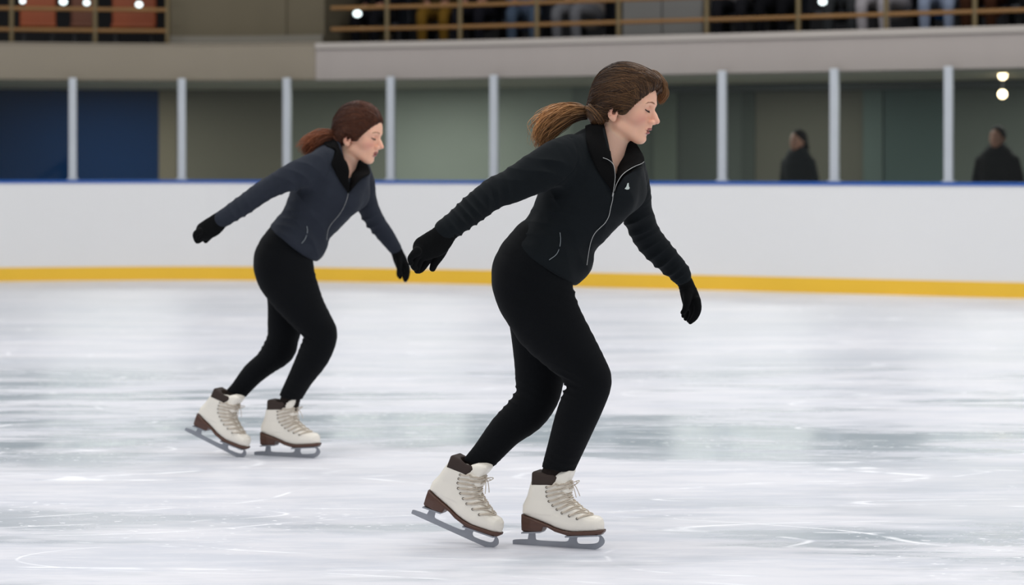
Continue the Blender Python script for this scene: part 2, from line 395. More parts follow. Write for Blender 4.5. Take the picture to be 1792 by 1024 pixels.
def f_head0(P):
    A = np.stack([P[:, 0], -np.abs(P[:, 1]), P[:, 2]], 1)
    d = smin(_cran(P), _face(P), .035); d = smin(d, _fore(P), .022); d = smin(d, _chin(P), .024); d = smin(d, _jaw(A), .026)
    d = smin(d, _cheek(A), .022); d = smin(d, _muzz(P), .02); d = smin(d, _brow(A), .018)
    d = smax(d, -_sock(A), .012); d = smin(d, _lid(A), .005); d = smin(d, _lidu(A), .003)
    d = smin(d, _phil(P), .015)
    nz = smin(smin(_bridge(P), _tip(P), .009), _nbody(P), .008); nz = smin(nz, _ala(A), .007); d = smin(d, nz, .008); d = smax(d, -_nos(A), .003)
    d = smin(d, _lu(P), .006); d = smin(d, _ll(P), .006); d = smax(d, -_slit(P), .0025); d = smax(d, -_ment(P), .012)
    return d
def f_ear(P):
    A = np.stack([P[:, 0], -np.abs(P[:, 1]), P[:, 2]], 1)
    e = smin(_eo(A), _lobe(A), .008); e = smax(e, -_ei(A), .004); e = smin(e, _etr(A), .004); return smin(e, _ahel(A), .004)
def f_head(P): return smin(f_head0(P), f_ear(P), .006)
# hair: a cap cut along the hairline, fuller at the crown, gathered low at the back
_h1 = ell((-.012,0,.038), (.108,.09,.1)); _h2 = ell((-.018,0,.0), (.094,.086,.085)); _h4 = ell((-.088,0,-.035), (.036,.04,.034))
def f_haircap(P, bang=True):
    A = np.stack([P[:, 0], -np.abs(P[:, 1]), P[:, 2]], 1)
    d = smin(_h1(P), _h2(P), .03)
    if bang: d = smin(d, ell((.05,.0,.082), (.055,.066,.04))(P), .03)
    # hairline: rises from the sideburn to the forehead
    hl = (P[:, 0]-.012)*.81-(P[:, 2]+.036)*.586; d = smax(d, hl, .012)
    cut = np.maximum(P[:, 2]+.030, -(P[:, 0]+.036)); d = smax(d, -cut, .008)    # open in front of and below the ear
    d = smax(d, -_eo_big(A), .006)
    d = smin(d, _h4(P), .03)
    if bang:
        d = smin(d, _b1(P), .02)
    return d
_eo_big = ell((-.012,-.088,-.030), (.024,.02,.026))
_b1a = cap((.060,.03,.094), (.098,.046,.070), .018, .011); _b1b = cap((.098,.046,.070), (.104,.052,.042), .011, .004)
def _b1(P): return smin(_b1a(P), _b1b(P), .01)

def build_head(person, body_parts, hp):
    """hp: ear pixel, scale, yaw, pitch, D0, w ; returns (world function, transform)"""
    D0, k = hp['D0'], hp['scale']
    R = Matrix.Rotation(-hp['yaw'], 3, 'Z') @ Matrix.Rotation(hp['pitch'], 3, 'Y') @ Matrix.Rotation(hp.get('roll', 0), 3, 'X')
    R = np.array(R); ear_w = W(*hp['ear'], hp['w'], D0); T = ear_w-R@(EAR*k)
    to_w = lambda p: (np.asarray(p, float)*k)@R.T+T
    to_l = lambda P: (((P-T.astype(f32))@R.astype(f32))/k).astype(f32)
    return to_w, to_l, k

def make_person(name_label, st):
    D0 = st['D0']; s = D0/F
    gx = W(*st['root'], 0, D0); person = empty('person', (gx[0], gx[1], 0), name_label, 'person')
    torso = chain(st['torso'], D0); armn = chain(st['arm_near'], D0); armf = chain(st['arm_far'], D0)
    bust = [ell(W(*b[:3], D0), np.array(b[3:6])*s) for b in st['bust']]
    (hx0, hy0), (hx1, hy1) = st['hem']; a, b = W(hx0, hy0, 0, D0), W(hx1, hy1, 0, D0); dv = b-a
    hn = np.array([dv[2], 0, -dv[0]]); hn /= np.linalg.norm(hn); hn = hn.astype(f32)   # downwards
    if hn[2] > 0: hn = -hn
    def f_jacket0(P):
        d = torso(P)
        for e in bust: d = smin(d, e(P), .04)
        d = smin(d, tuck(P), .02); d = smax(d, (P-a)@hn, .012)
        d = smin(d, armn(P), .035); return smin(d, armf(P), .035)
    tuck = chain(st['tuck'], D0)
    to_w, to_l, k = build_head(person, None, st['head'])
    neck = chain(st['neck'], D0, 7)
    def f_neckhole(P): return neck(P)-.004
    vpoly = poly2([(W(*p, 0, D0)[0], W(*p, 0, D0)[2]) for p in st['vee']['poly']]); (vy0, vw0), (vy1, vw1) = st['vee']['back']
    def vee(P):
        pr = D0/P[:, 1]; x, z = P[:, 0]*pr, CH+(P[:, 2]-CH)*pr; py = HY-(z-CH)*F/D0; wv = (P[:, 1]/D0-1)*F
        lim = vw0+(vy0-py)*(vw1-vw0)/(vy0-vy1)
        return np.maximum(vpoly(x, z), (wv-lim)*s*.6)
    def f_jacket(P):
        return smax(f_jacket0(P), -vee(P), .005)
    pel = chain(st['pelvis'], D0); legn = chain(st['leg_near'], D0); legf = chain(st['leg_far'], D0)
    def f_leg0(P): return smin(smin(pel(P), legn(P), .03), legf(P), .03)
    cuts = []
    for p, q in st['ankle_cut']:
        c0, c1 = W(*p, D0), W(*q, D0); dd = (c1-c0)/np.linalg.norm(c1-c0); cuts.append((c1, dd))
    def f_leg(P):
        d = f_leg0(P)
        for c1, dd in cuts:
            u = (P-c1)@dd; near = ((P-c1)**2).sum(1) < .011; d = np.where(near, smax(d, u, .004), d)
        return d
    hands = []
    for hd in ('hand_near', 'hand_far'):
        H = st[hd]; palm = chain(H['palm'], D0); fs = [chain(q, D0, 3) for q in H['fingers']]; cuff = chain(H['cuff'], D0)
        def fh(P, palm=palm, fs=fs, cuff=cuff):
            g = np.full(len(P), 9., f32)
            for q in fs: g = np.minimum(g, q(P))
            return smin(smin(palm(P), g, .008), cuff(P), .01)
        hands.append(fh)
    # leggings
    def bounds(key_lists, pad=.05):
        pts = np.array([W(q[0], q[1], q[2], D0) for kk in key_lists for q in kk]); r = max(q[3] for kk in key_lists for q in kk)*s
        return pts.min(0)-r-pad, pts.max(0)+r+pad
    hw = st.get('h', .0045)
    lo, hi = bounds([st['pelvis'], st['leg_near'], st['leg_far']], .03)
    V, Q = grid_mesh(f_leg, lo, hi, hw); N = normals(V, Q)
    fl = [(W(*c[:3], D0), c[3]*s, c[4], c[5]*s, c[6]*s*1.5) for c in st['leg_folds']]
    V = folds(V, N, fl); mesh_obj('leggings', V, Q, M['leggings'], person)
    for q in st['sock']:
        fs = chain(q, D0); lo = W(*q[1][:3], D0)-.13; V, Q = grid_mesh(fs, lo, lo+.26, .004); N = normals(V, Q)
        mesh_obj('sock', folds(V, N, [(V.mean(0), .08, (.2, 0, 1), .012, .0015)]), Q, M['sock'], person)
    # jacket
    lo, hi = bounds([st['torso'], st['arm_near'], st['arm_far']], .03)
    V, Q = grid_mesh(f_jacket, lo, hi, hw); N = normals(V, Q)
    fl = [(W(*c[:3], D0), c[3]*s, c[4], c[5]*s, c[6]*s) for c in st['folds']]
    seams = [(cast(f_jacket, q, D0), .004, .003) for q in st['seams']]
    V = folds(V, N, fl, seams)+N*(.0022*vnoise(V, 26, 21)+.0016*vnoise(V*np.array([1, 1, .5], f32), 60, 22))[:, None]; jk = mesh_obj('jacket', V, Q, M[st['jmat']], person)
    # zip, pocket piping, emblem, collar
    if st.get('zip'):
        for q, r, zo in st['zip']:
            p = cast(f_jacket0, cr(q, 5), D0, zo); v, fq, _ = tubes([p], [r*s], 6); mesh_obj('zipper', v, fq, M['zip'], jk)['label'] = 'silver zipper'
    if st.get('pull'):
        p = cast(f_jacket, st['pull'], D0, .003); v, fq, _ = tubes([np.linspace(p[0], p[1], 5)], [np.array([.9, 1.5, 1.5, 1.5, 1.])*s], 6); mesh_obj('zipper_pull', v, fq, M['zip'], jk)
    for q in st.get('piping', []):
        p = cast(f_jacket, cr(q, 5), D0, .0005); v, fq, _ = tubes([p], [.7*s], 5); mesh_obj('pocket_piping', v, fq, M['piping'], jk)
    for q in st.get('emblem', []):
        p = cast(f_jacket, q, D0, .0015); c = p.mean(0); n = -np.array([0, 1, 0])*.0015
        V2 = np.vstack([p+n, p-n]); m = len(p); Fq = [list(range(m)), list(range(2*m-1, m-1, -1))]+[[i, (i+1) % m+0, (i+1) % m+m, i+m] for i in range(m)]
        mesh_obj('emblem', V2, Fq, M['emblem'], jk, smooth=False)['label'] = 'small pale emblem on the chest'
    for q in st['collar']:
        def pt(p):
            if len(p) == 3: return W(*p, D0)
            return cast({'j': f_jacket0, 'n': neck}[p[2]], [p[:2]], D0, p[3])[0]
        A = cr([pt(p) for p in q['inner']], 4); B = cr([pt(p) for p in q['outer']], 4)
        v, fq = sheet(A, B, .005, 12, f_jacket0 if q.get('push') else None); mesh_obj('collar', v, fq, M[q.get('mat', 'lining')], jk)
        if q.get('edge'):
            v, fq, _ = tubes([B[:q['edge']*4+1]], [.6*s], 6); mesh_obj('zipper', v, fq, M['zip'], jk)
    for fh, hd in zip(hands, ('hand_near', 'hand_far')):
        H = st[hd]; lo, hi = bounds([H['palm'], H['cuff']]+H['fingers'], .02)
        V, Q = grid_mesh(fh, lo, hi, .0022); N = normals(V, Q)
        c0 = W(*H['palm'][0][:3], D0); V = folds(V, N, [(c0, .04, (c0-W(*H['palm'][1][:3], D0)), .012, .0015)])
        mesh_obj('glove', V, Q, M['glove'], person)
    # body: head and neck fine, the rest of the figure under the clothes, one mesh
    def f_hn(P):
        L = to_l(P); return smin(f_head(L)*k, neck(P), .022)
    hc = to_w([0, 0, 0]); ncs = np.array([W(q[0], q[1], q[2], D0) for q in st['neck']])
    lo = np.minimum(hc-.155, ncs.min(0)-.05); hi = np.maximum(hc+.155, ncs.max(0)+.05)
    V1, Q1 = grid_mesh(f_hn, lo, hi, st.get('hh', .0017)); L = to_l(V1.astype(f32)); A = np.stack([L[:, 0], -np.abs(L[:, 1]), L[:, 2]], 1)
    lips = np.clip(1-np.minimum(ell((.096,0,-.0645), (.0125,.0205,.0062))(L), ell((.093,0,-.0768), (.0125,.0175,.0072))(L))/.0012, 0, 1)*(L[:, 0] > .085)
    blush = .6*np.exp(-(((A-np.array([.07,-.042,-.035], f32))/np.array([.04,.025,.022], f32))**2).sum(1))+.6*np.exp(-(((A-np.array([.112,0,-.034], f32))/.012)**2).sum(1))+.5*np.exp(-(((A-np.array([-.02,-.078,-.028], f32))/.02)**2).sum(1))
    blush += .45*np.exp(-(((A-np.array([.088,-.031,.004], f32))/np.array([.012,.016,.008], f32))**2).sum(1))
    bj, bl = f_jacket0, f_leg0
    trunk = chain(st['trunk'], D0)
    def f_rest(P):
        d = np.maximum(torso(P)+.03, (P-a)@hn+.025); d = smin(smin(d, armn(P)+.012, .03), armf(P)+.012, .03)
        d = smax(d, -vee(P)+.012, .01)
        d = smin(d, f_leg0(P)+.012, .02); d = smin(d, trunk(P), .02)
        for fh in hands: d = smin(d, fh(P)+.0025, .006)
        return smin(d, neck(P), .01)
    lo, hi = bounds([st['torso'], st['arm_near'], st['arm_far'], st['leg_near'], st['leg_far']]+[st['hand_near']['palm'], st['hand_far']['palm']]+st['hand_near']['fingers']+st['hand_far']['fingers'], .0)
    V2, Q2 = grid_mesh(f_rest, lo, hi, .0055)
    V = np.vstack([V1, V2]); Q = np.vstack([Q1, Q2+len(V1)])
    z = np.zeros(len(V2), f32)
    body = mesh_obj('body', V, Q, M['skin'], person, attrs={'lips': np.concatenate([lips, z]), 'blush': np.concatenate([np.clip(blush, 0, 1), z])})
    # eyes, lashes, brows
    fh0 = f_head0
    for sg in (-1, 1):
        t = np.linspace(-1, 1, 13)
        up = np.stack([.09-.004*t*t-.004*(t+1), sg*(.031+.0135*t), -.0015-.0028*(1-t*t)*1.0+.002*t], 1)
        up = snap(fh0, up, .0006); v, q, _ = tubes([to_w(up)], [k*np.interp(t, [-1,0,1], [.0008,.0024,.0018])], 6); e = mesh_obj('eyelashes', v, q, M['lash'], body)
        L2, R2 = [], []
        for i in range(1, 13):
            p = up[i]; d = np.array([.5, sg*.18*t[i], -.75+.1*t[i]]); L2.append(to_w(np.stack([p, p+d*.004, p+d*.007+np.array([.0012, 0, .0006])]))); R2.append(np.array([.0005, .0004, .0001])*k)
        v, q, _ = tubes(L2, R2, 4); mesh_obj('eyelashes', v, q, M['lash'], body)
        cre = np.stack([.09-.004*t*t-.004*(t+1), sg*(.031+.0145*t), .0105+.0035*(1-t*t)], 1); cre = snap(fh0, cre, -.0003)
        v, q, _ = tubes([to_w(cre)], [np.full(13, .0006*k)], 5); mesh_obj('eyelid_crease', v, q, M['brow'], body)
        bp, br = [], []
        for i in range(46):
            u = i/45; b0 = np.array([.096-.016*u**1.5, sg*(.012+.036*u), .0215+.006*math.sin(u*2.6)-.003*u])+rng.normal(size=3)*.0009
            dd = np.array([-.2, sg*.9, .35-.7*u])*.006; p = snap(fh0, [b0, b0+dd*.5, b0+dd], .0007, 3); bp.append(to_w(p)); br.append(np.array([.0004, .0004, .0002])*k)
        v, q, _ = tubes(bp, br, 4); mesh_obj('eyebrow', v, q, M['brow'], body)
    # hair
    hm = M[st['hmat']]; bang = st['bang']
    fcap = lambda P: f_haircap(P, bang)
    V, Q = grid_mesh(lambda P: fcap(P), (-.17,-.12,-.12), (.14,.12,.16), .0025); N = normals(V, Q)
    fr = V@np.array([.35, 0, 1.], f32); ang = np.arctan2(V[:, 1], V[:, 2]+.04)
    dsp = .0022*np.sin(ang*26+3*vnoise(V, 22, 3)+V[:, 0]*20)+.003*vnoise(V, 38, 5); V = V+N*dsp[:, None]
    tone = np.clip(.07+.07*vnoise(V, 60, 8), 0, 1)
    hair = mesh_obj('hair', to_w(V), Q, hm, person, attrs={'tone': tone})
    tie = np.array([-.112, -.005, -.028]); P0, D1 = [], []
    n_s = 3000
    while len(P0) < n_s:
        a1 = rng.uniform(-1.9, 1.9); el = rng.uniform(-.05, 1.0)
        st0 = np.array([.02+.075*math.cos(a1)*rng.uniform(.2, 1.25), .085*math.sin(a1), -.03+.16*el]); P0.append(st0)
    P0 = np.array(P0); t = np.linspace(0, 1, 13); paths = P0[:, None]*(1-t)[None, :, None]+tie[None, None]*t[None, :, None]
    paths[:, :, 2] += (.008*np.sin(t[None]*7+P0[:, 2:3]*45+P0[:, 1:2]*25)+.0035*rng.normal(size=(len(P0), 1)))*np.sin(t*math.pi)[None]
    c = np.array([-.01, 0, .01]); dr = paths-c; ln = np.linalg.norm(dr, axis=2, keepdims=True); dr = dr/ln
    # fan the middle of each path up over the skull before gathering at the tie
    dr[:, :, 2] += (np.sin(t*math.pi)*.35)[None]*(.3+.7*(P0[:, 2] > .03))[:, None]; dr /= np.linalg.norm(dr, axis=2, keepdims=True)
    X = (c+dr*.2).reshape(-1, 3).astype(f32); dX = dr.reshape(-1, 3).astype(f32); tt = np.zeros(len(X), f32)
    for _ in range(60): tt += np.clip(fcap(X-dX*tt[:, None]), -.01, .02)*.85; tt = np.clip(tt, 0, .19)
    off = (.0008+.0045*rng.rand(len(P0)))[:, None]*np.ones(13)[None]; wob = rng.normal(size=(len(P0), 1))*.0015*np.sin(t*9+rng.rand(len(P0), 1)*6)
    surf = X-dX*(tt-(off+wob).reshape(-1).astype(f32))[:, None]; surf = surf.reshape(len(P0), 13, 3)
    ok = []
    for i in range(len(P0)):
        keep = np.abs(fcap(surf[i].astype(f32))) < .011
        bad = np.where(~keep)[0]; j0 = 0 if len(bad) == 0 else bad.max()+1
        if len(bad) and bad.max() > 8: continue
        jump = np.linalg.norm(np.diff(surf[i][j0:], axis=0), axis=1).max() < .06 if 13-j0 > 2 else False
        # drop the strands' points that would fall on the face
        if not jump: continue
        if 13-j0 >= 5: ok.append(cr(surf[i][j0:], 2))
    rad = [np.interp(np.linspace(0, 1, len(p)), [0, .15, .85, 1], [.0003, .0007, .0007, .0004])*k for p in ok]
    tn = [np.clip(.0+.2*rng.rand()**2+.05*np.sin(np.linspace(0, 7, len(p))), 0, 1) for p in ok]
    v, q, tn = tubes([to_w(p) for p in ok], rad, 4, tn); mesh_obj('hair_strands', v, q, hm, hair, attrs={'tone': tn})
    L2, R2, T2 = [], [], []
    for i in range(520):
        u = rng.uniform(-1, 1); v_ = rng.uniform(-.012, .02); aa = abs(u)**1.5
        H = np.array([(.096-.055*aa-v_, .078*u, .078-.078*aa+v_*.4), (.082-.05*aa, .084*u, .105-.08*aa+v_), (.045-.05*aa, .088*u, .125-.07*u*u+v_), (-.005-.03*aa, .088*u, .128-.08*u*u+v_*2), (-.05, .080*u, .10-.07*u*u+v_*2)])
        H += rng.normal(size=(5, 3))*.0015; p = snap(fcap, cr(H, 4), .0012+.003*rng.rand(), 7)
        if np.linalg.norm(np.diff(p, axis=0), axis=1).max() > .03: continue
        L2.append(to_w(p)); R2.append(np.interp(np.linspace(0, 1, len(p)), [0, .2, .9, 1], [.0005, .0008, .0007, .0003])*k); T2.append(np.full(len(p), .2*rng.rand()**2))
    v, q, tn = tubes(L2, R2, 4, T2); mesh_obj('hair_front_strands', v, q, hm, hair, attrs={'tone': tn})
    if bang:                                     # wind-swept lock on the far temple
        L2, R2, T2 = [], [], []
        for i in range(420):
            u, w_ = rng.rand(), rng.rand()
            p = np.array([(.015+.03*w_, .01+.05*u, .125), (.065, .02+.045*u, .128-.01*w_), (.100+.006*w_, .03+.03*u, .098), (.120-.022*w_, .04+.022*u, .066), (.113-.022*w_, .045+.022*u, .038+.02*w_), (.100-.01*w_, .05+.02*u, .026+.015*w_)])
            p = p+rng.normal(size=3)*.002; p[1:] += rng.normal(size=(5, 3))*.0012
            p = cr(p, 4); L2.append(to_w(p)); R2.append(np.interp(np.linspace(0, 1, len(p)), [0, .3, 1], [.0009, .0011, .0003])*k); T2.append(np.clip(np.linspace(.04, .26, len(p))+.1*rng.rand(), 0, 1))
        v, q, tn = tubes(L2, R2, 4, T2); mesh_obj('hair_lock', v, q, hm, hair, attrs={'tone': tn})
    # pony tail
    sp = np.array([W(*p[:3], D0) for p in cr(st['pony'], 4)]); rr = cr(st['pony'], 4)[:, 3]*s; npt = len(sp)
    fk = chain([(p[0], p[1]+p[3]*.2, p[2], p[3]*.42, p[3]*.42) for p in st['pony'][:-2]], D0); lo = sp.min(0)-.08; hi = sp.max(0)+.08
    V, Q = grid_mesh(fk, lo, hi, .004); pony = mesh_obj('ponytail', V, Q, hm, hair, attrs={'tone': np.clip(.1+.1*vnoise(V, 50, 2), 0, 1)})
    L2, R2, T2 = [], [], []
    for i in range(760):
        th = rng.uniform(0, 6.283); q = math.sqrt(rng.rand()); ox, oz = q*math.cos(th), q*math.sin(th); oy = rng.uniform(-1, 1)*math.sqrt(max(0, 1-q*q))*.9+rng.normal()*.2
        end = int(npt*rng.uniform(.62, 1.0)); u = np.linspace(0, 1, npt)[:end]
        fly = (rng.rand() < .4)*rng.uniform(.2, 1.4)*(1 if oz > -.2 else .4)
        wv = .5*np.sin(u*rng.uniform(6, 15)+rng.rand()*6)*u
        dx = np.stack([ox+wv-fly*1.3*u**2, oy+0*u+wv*.6, oz+wv*.5+fly*.8*u**2], 1)*rr[:end, None]
        L2.append(sp[:end]+dx); R2.append(np.interp(u, [0, .2, .75, 1], [1, 1.1, .7, .2])*.0009*k)
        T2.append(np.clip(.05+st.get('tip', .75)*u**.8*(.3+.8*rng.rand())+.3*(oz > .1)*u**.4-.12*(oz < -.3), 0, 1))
    v, q, tn = tubes(L2, R2, 4, T2); mesh_obj('ponytail_strands', v, q, hm, pony, attrs={'tone': tn})
    e = chain([(p[0], p[1], p[2], p[3], p[3]) for p in st['tie']], D0); lo = W(*st['tie'][0][:3], D0)-.06; V, Q = grid_mesh(e, lo, lo+.12, .003)
    bun = mesh_obj('hair_bun', V, Q, hm, hair, attrs={'tone': np.clip(.05+.05*vnoise(V, 90, 4), 0, 1)}); L2, R2, T2 = [], [], []
    c = W(*st['tie'][0][:3], D0)*.5+W(*st['tie'][1][:3], D0)*.5; ax = np.array([.75, .2, .62]); ax /= np.linalg.norm(ax); e1 = np.cross(ax, [0, 1, 0]); e1 /= np.linalg.norm(e1); e2 = np.cross(ax, e1)
    for i in range(210):
        o1 = rng.uniform(-.03, .03); a0 = rng.uniform(0, 6.28); an = a0+np.linspace(0, rng.uniform(1.5, 3.5), 14); tl = rng.uniform(-.012, .012)
        p = c+ax*(o1+tl*np.linspace(-1, 1, 14))[:, None]+.07*(np.cos(an)[:, None]*e1+np.sin(an)[:, None]*e2); dr = (c-p); dr /= np.linalg.norm(dr, axis=1, keepdims=True); tt = np.zeros(14, f32)
        for _ in range(30): tt += np.clip(e((p+dr*tt[:, None]).astype(f32))-.001, -.01, .02)*.9
        if tt.max() > .075: continue
        L2.append(p+dr*(tt-.004*rng.rand())[:, None]); R2.append(np.full(14, .0009*k)); T2.append(np.full(14, .42*rng.rand()**2))
    v, q, tn = tubes(L2, R2, 4, T2); mesh_obj('hair_bun_strands', v, q, hm, bun, attrs={'tone': tn})
    # skates
    for kf in st['skates']:
        D = F*CH/(kf['py']-HY); x = (kf['px']-CX)*D/F
        make_skate(person, kf['anchor'], (x, D, 0), kf['yaw'], kf['pitch'], kf.get('scale', 1))
    return person

# ------------------------------------------------------------------ the two skaters
NEAR = dict(D0=SK_D, root=(930, 958), jmat='jacket_black', hmat='hair', bang=True, tip=.8,
 torso=[(958,448,0,72,86),(983,408,0,66,76),(1012,362,0,75,80),(1035,322,0,84,84),(1052,290,0,72,62),(1058,262,0,40,36)],
 trunk=[(945,470,0,50,60),(980,410,0,50,60),(1018,330,0,50,50),(1035,300,0,30,40)],
 tuck=[(992,430,0,42,60),(1002,456,0,37,52)],
 bust=[(1078,345,-28,34,34,32),(1098,335,18,34,34,34)],
 hem=[(890,425),(1000,497)],
 arm_near=[(1000,272,-50,38,34),(975,285,-72,40,33),(940,303,-88,36,31),(895,326,-98,29,28),(862,340,-108,27,27),(823,371,-130,25,25),(795,393,-148,22,22),(781,403,-155,21,20)],
 arm_far=[(1090,300,45,42,32),(1104,335,74,36,31),(1114,370,96,29,28),(1132,414,125,27,26),(1162,449,140,25,24),(1186,474,150,21,20),(1193,484,153,17,17)],
 neck=[(1078,208,6,25,26),(1076,230,5,27,26),(1067,255,2,29,29),(1052,290,0,34,40)],
 vee=dict(poly=[(1050,190),(1056,216),(1063,248),(1067,272),(1072,292),(1076,308),(1073,340),(1081,324),(1092,309),(1110,297),(1131,289),(1140,230),(1115,190)], back=((342,-80),(285,10))),
 ankle_cut=[((979,780,0),(975,821,2)),((847,790,30),(839,815,28))],
 sock=[[(982,800,-4,24,19),(974,822,3,24,17.5),(966,846,6,24,17)],[(846,802,32,21,19),(833,820,28,22,17.5),(822,842,28,23,17)]],
 pelvis=[(946,436,0,58,72),(930,478,0,70,84),(932,515,0,64,78)],
 leg_near=[(935,505,-32,66,50),(957,560,-40,61,50),(995,610,-46,49,46),(1022,647,-50,41,42),(1032,668,-50,38,38),(1021,700,-46,38,36),(1006,738,-34,36,36),(991,780,-14,32,31),(979,813,2,29,24),(974,828,4,28,20)],
 leg_far=[(935,510,38,58,46),(940,560,44,50,48),(947,620,48,49,44),(944,665,52,43,40),(940,693,52,39,38),(920,723,48,37,36),(886,753,42,31,33),(853,792,34,26,25),(834,813,28,24,20)],
 hand_near=dict(cuff=[(786,402,-155,17,15),(776,412,-157,19,13)], palm=[(778,411,-157,18,12),(764,424,-158,23,12),(744,434,-160,21,13)],
   fingers=[[(752,442,-150,9,8),(746,456,-147,8,7),(738,470,-150,6,6),(733,474,-152,5,5)],[(742,438,-160,9,8),(735,454,-160,7,7),(730,468,-162,6,6),(730,474,-162,5,5)],[(734,438,-168,9,8),(727,452,-170,7,7),(724,464,-172,6,6),(726,469,-172,5,5)],[(730,440,-176,8,7),(722,447,-180,6,6),(718,453,-181,5,5),(719,461,-180,4,4)],
    [(776,428,-150,12,10),(770,445,-146,9,8),(761,460,-144,7,7),(757,470,-144,5.5,5.5)]]),
 hand_far=dict(cuff=[(1192,482,152,15,14),(1200,496,156,13,12)], palm=[(1199,495,156,13,10),(1205,511,158,16,11),(1210,527,160,17,12)],
   fingers=[[(1219,526,150,8,8),(1221,541,148,7,7),(1216,555,150,6,6),(1208,564,152,4,4)],[(1213,530,158,8,8),(1213,545,158,7,7),(1209,557,160,5.5,5.5),(1205,561,160,4,4)],[(1206,530,168,8,8),(1205,544,169,6.5,6.5),(1202,554,169,5,5),(1200,558,169,4,4)],[(1203,530,176,7,7),(1200,541,178,6,6),(1197,549,178,4.5,4.5),(1196,553,178,4,4)],
    [(1204,512,150,9,8),(1202,528,144,7,7),(1199,541,144,5.5,5.5),(1195,547,145,4.5,4.5)]]),
 head=dict(ear=(1074,195), w=-34, scale=1.02, yaw=math.radians(17), pitch=math.radians(12), D0=SK_D),
 folds=[(815,380,-150,55,(1,0,.75),17,1.6),(870,335,-128,34,(1,.2,.3),20,1.8),(950,300,-118,60,(.3,.4,1),30,1.6),(1160,450,110,50,(.6,.3,-1),19,2.4),(1120,380,80,45,(.3,0,-1),26,2.0),(1196,475,140,24,(.7,.3,-1),12,1.8),(930,385,-50,45,(.4,.3,1),24,2.2),(985,440,-70,70,(.7,.2,.9),40,1.8),(1020,450,-50,50,(1,0,.3),30,1.5),(960,350,-70,45,(.8,0,.6),30,2.0),(1060,340,-70,60,(.9,.2,.3),42,1.1),(785,402,-155,22,(1,0,.8),11,1.6)],
 seams=[[(1000,240),(1009,258),(1010,285),(998,305),(975,325)],[(851,316),(862,335),(868,360)],[(1035,225),(1042,270),(1052,300),(1066,335)]],
 leg_folds=[(1000,665,-50,30,(.5,0,1),12,1.6),(915,700,48,30,(.6,0,1),13,1.7),(992,512,-30,26,(.6,0,1),12,1.8),(940,490,-70,60,(.5,0,1),30,.8),(978,820,0,22,(.2,0,1),9,1.4),(840,806,30,22,(.6,0,.8),9,1.4)],
 zip=[([(1055,276),(1065,280),(1073,287.5),(1076,300),(1076.5,312),(1075,324),(1073,338)],.55,.010),([(1073,338),(1072,350),(1069,362),(1065.6,378),(1059,390),(1051,398),(1042,407),(1036,418),(1032,432),(1029,450),(1027,464)],.6,.003)],
 pull=[(1074,333),(1072,344)],
 piping=[[(980,407),(981,420),(979,434),(973,446),(961,455)]],
 emblem=[[(1098,321),(1100,320),(1100.5,326),(1102,329),(1100.5,331.5),(1097,332),(1093,330.5),(1096,327)]],
 collar=[dict(inner=[(1046,210,24),(1052,212,2),(1057,222,'n',.006),(1063,248,'n',.007),(1068,272,'n',.01),(1073,290,'j',-.004),(1076,306,'j',0.),(1075.5,322,'j',.001),(1073.5,337,'j',.001)],
              outer=[(1030,226,22),(1026,226,-8),(1026,240,'j',.005),(1031,262,'j',.005),(1038,283,'j',.004),(1047,301,'j',.003),(1057,315,'j',.003),(1066,327,'j',.003),(1072.5,338,'j',.002)], edge=None, push=True),
         dict(inner=[(1074,339,-72),(1077,318,-50),(1081,300,-30),(1084,280,-8),(1092,264,12),(1100,252,24),(1104,244,30)],
              outer=[(1074,338,'j',.003),(1080,320,-74),(1091,304,-66),(1109,292,-48),(1127,283,-26),(1123,268,2),(1112,249,24)], edge=4),
         dict(inner=[(1046,210,24),(1060,210,42),(1080,215,48),(1096,230,44),(1106,246,32)], outer=[(1030,226,22),(1046,240,50),(1070,255,62),(1100,262,58),(1124,270,10)], edge=None)],
 pony=[(1026,198,-2,11),(1008,197,-2,16),(988,202,-2,21),(971,213,-2,23),(958,228,-2,19),(950,246,-2,12),(944,262,-2,7)],
 tie=[(1036,197,-8,13),(1044,205,-10,15)],
 skates=[dict(px=985, py=958, anchor=(0,0,0), yaw=SK_YAW, pitch=0), dict(px=852, py=957.3, anchor=(sk(1040,0)[0],0,.002), yaw=SK_YAW, pitch=math.radians(19.5))])
DB = F*CH/(799.5-HY); KB = SK_D/DB
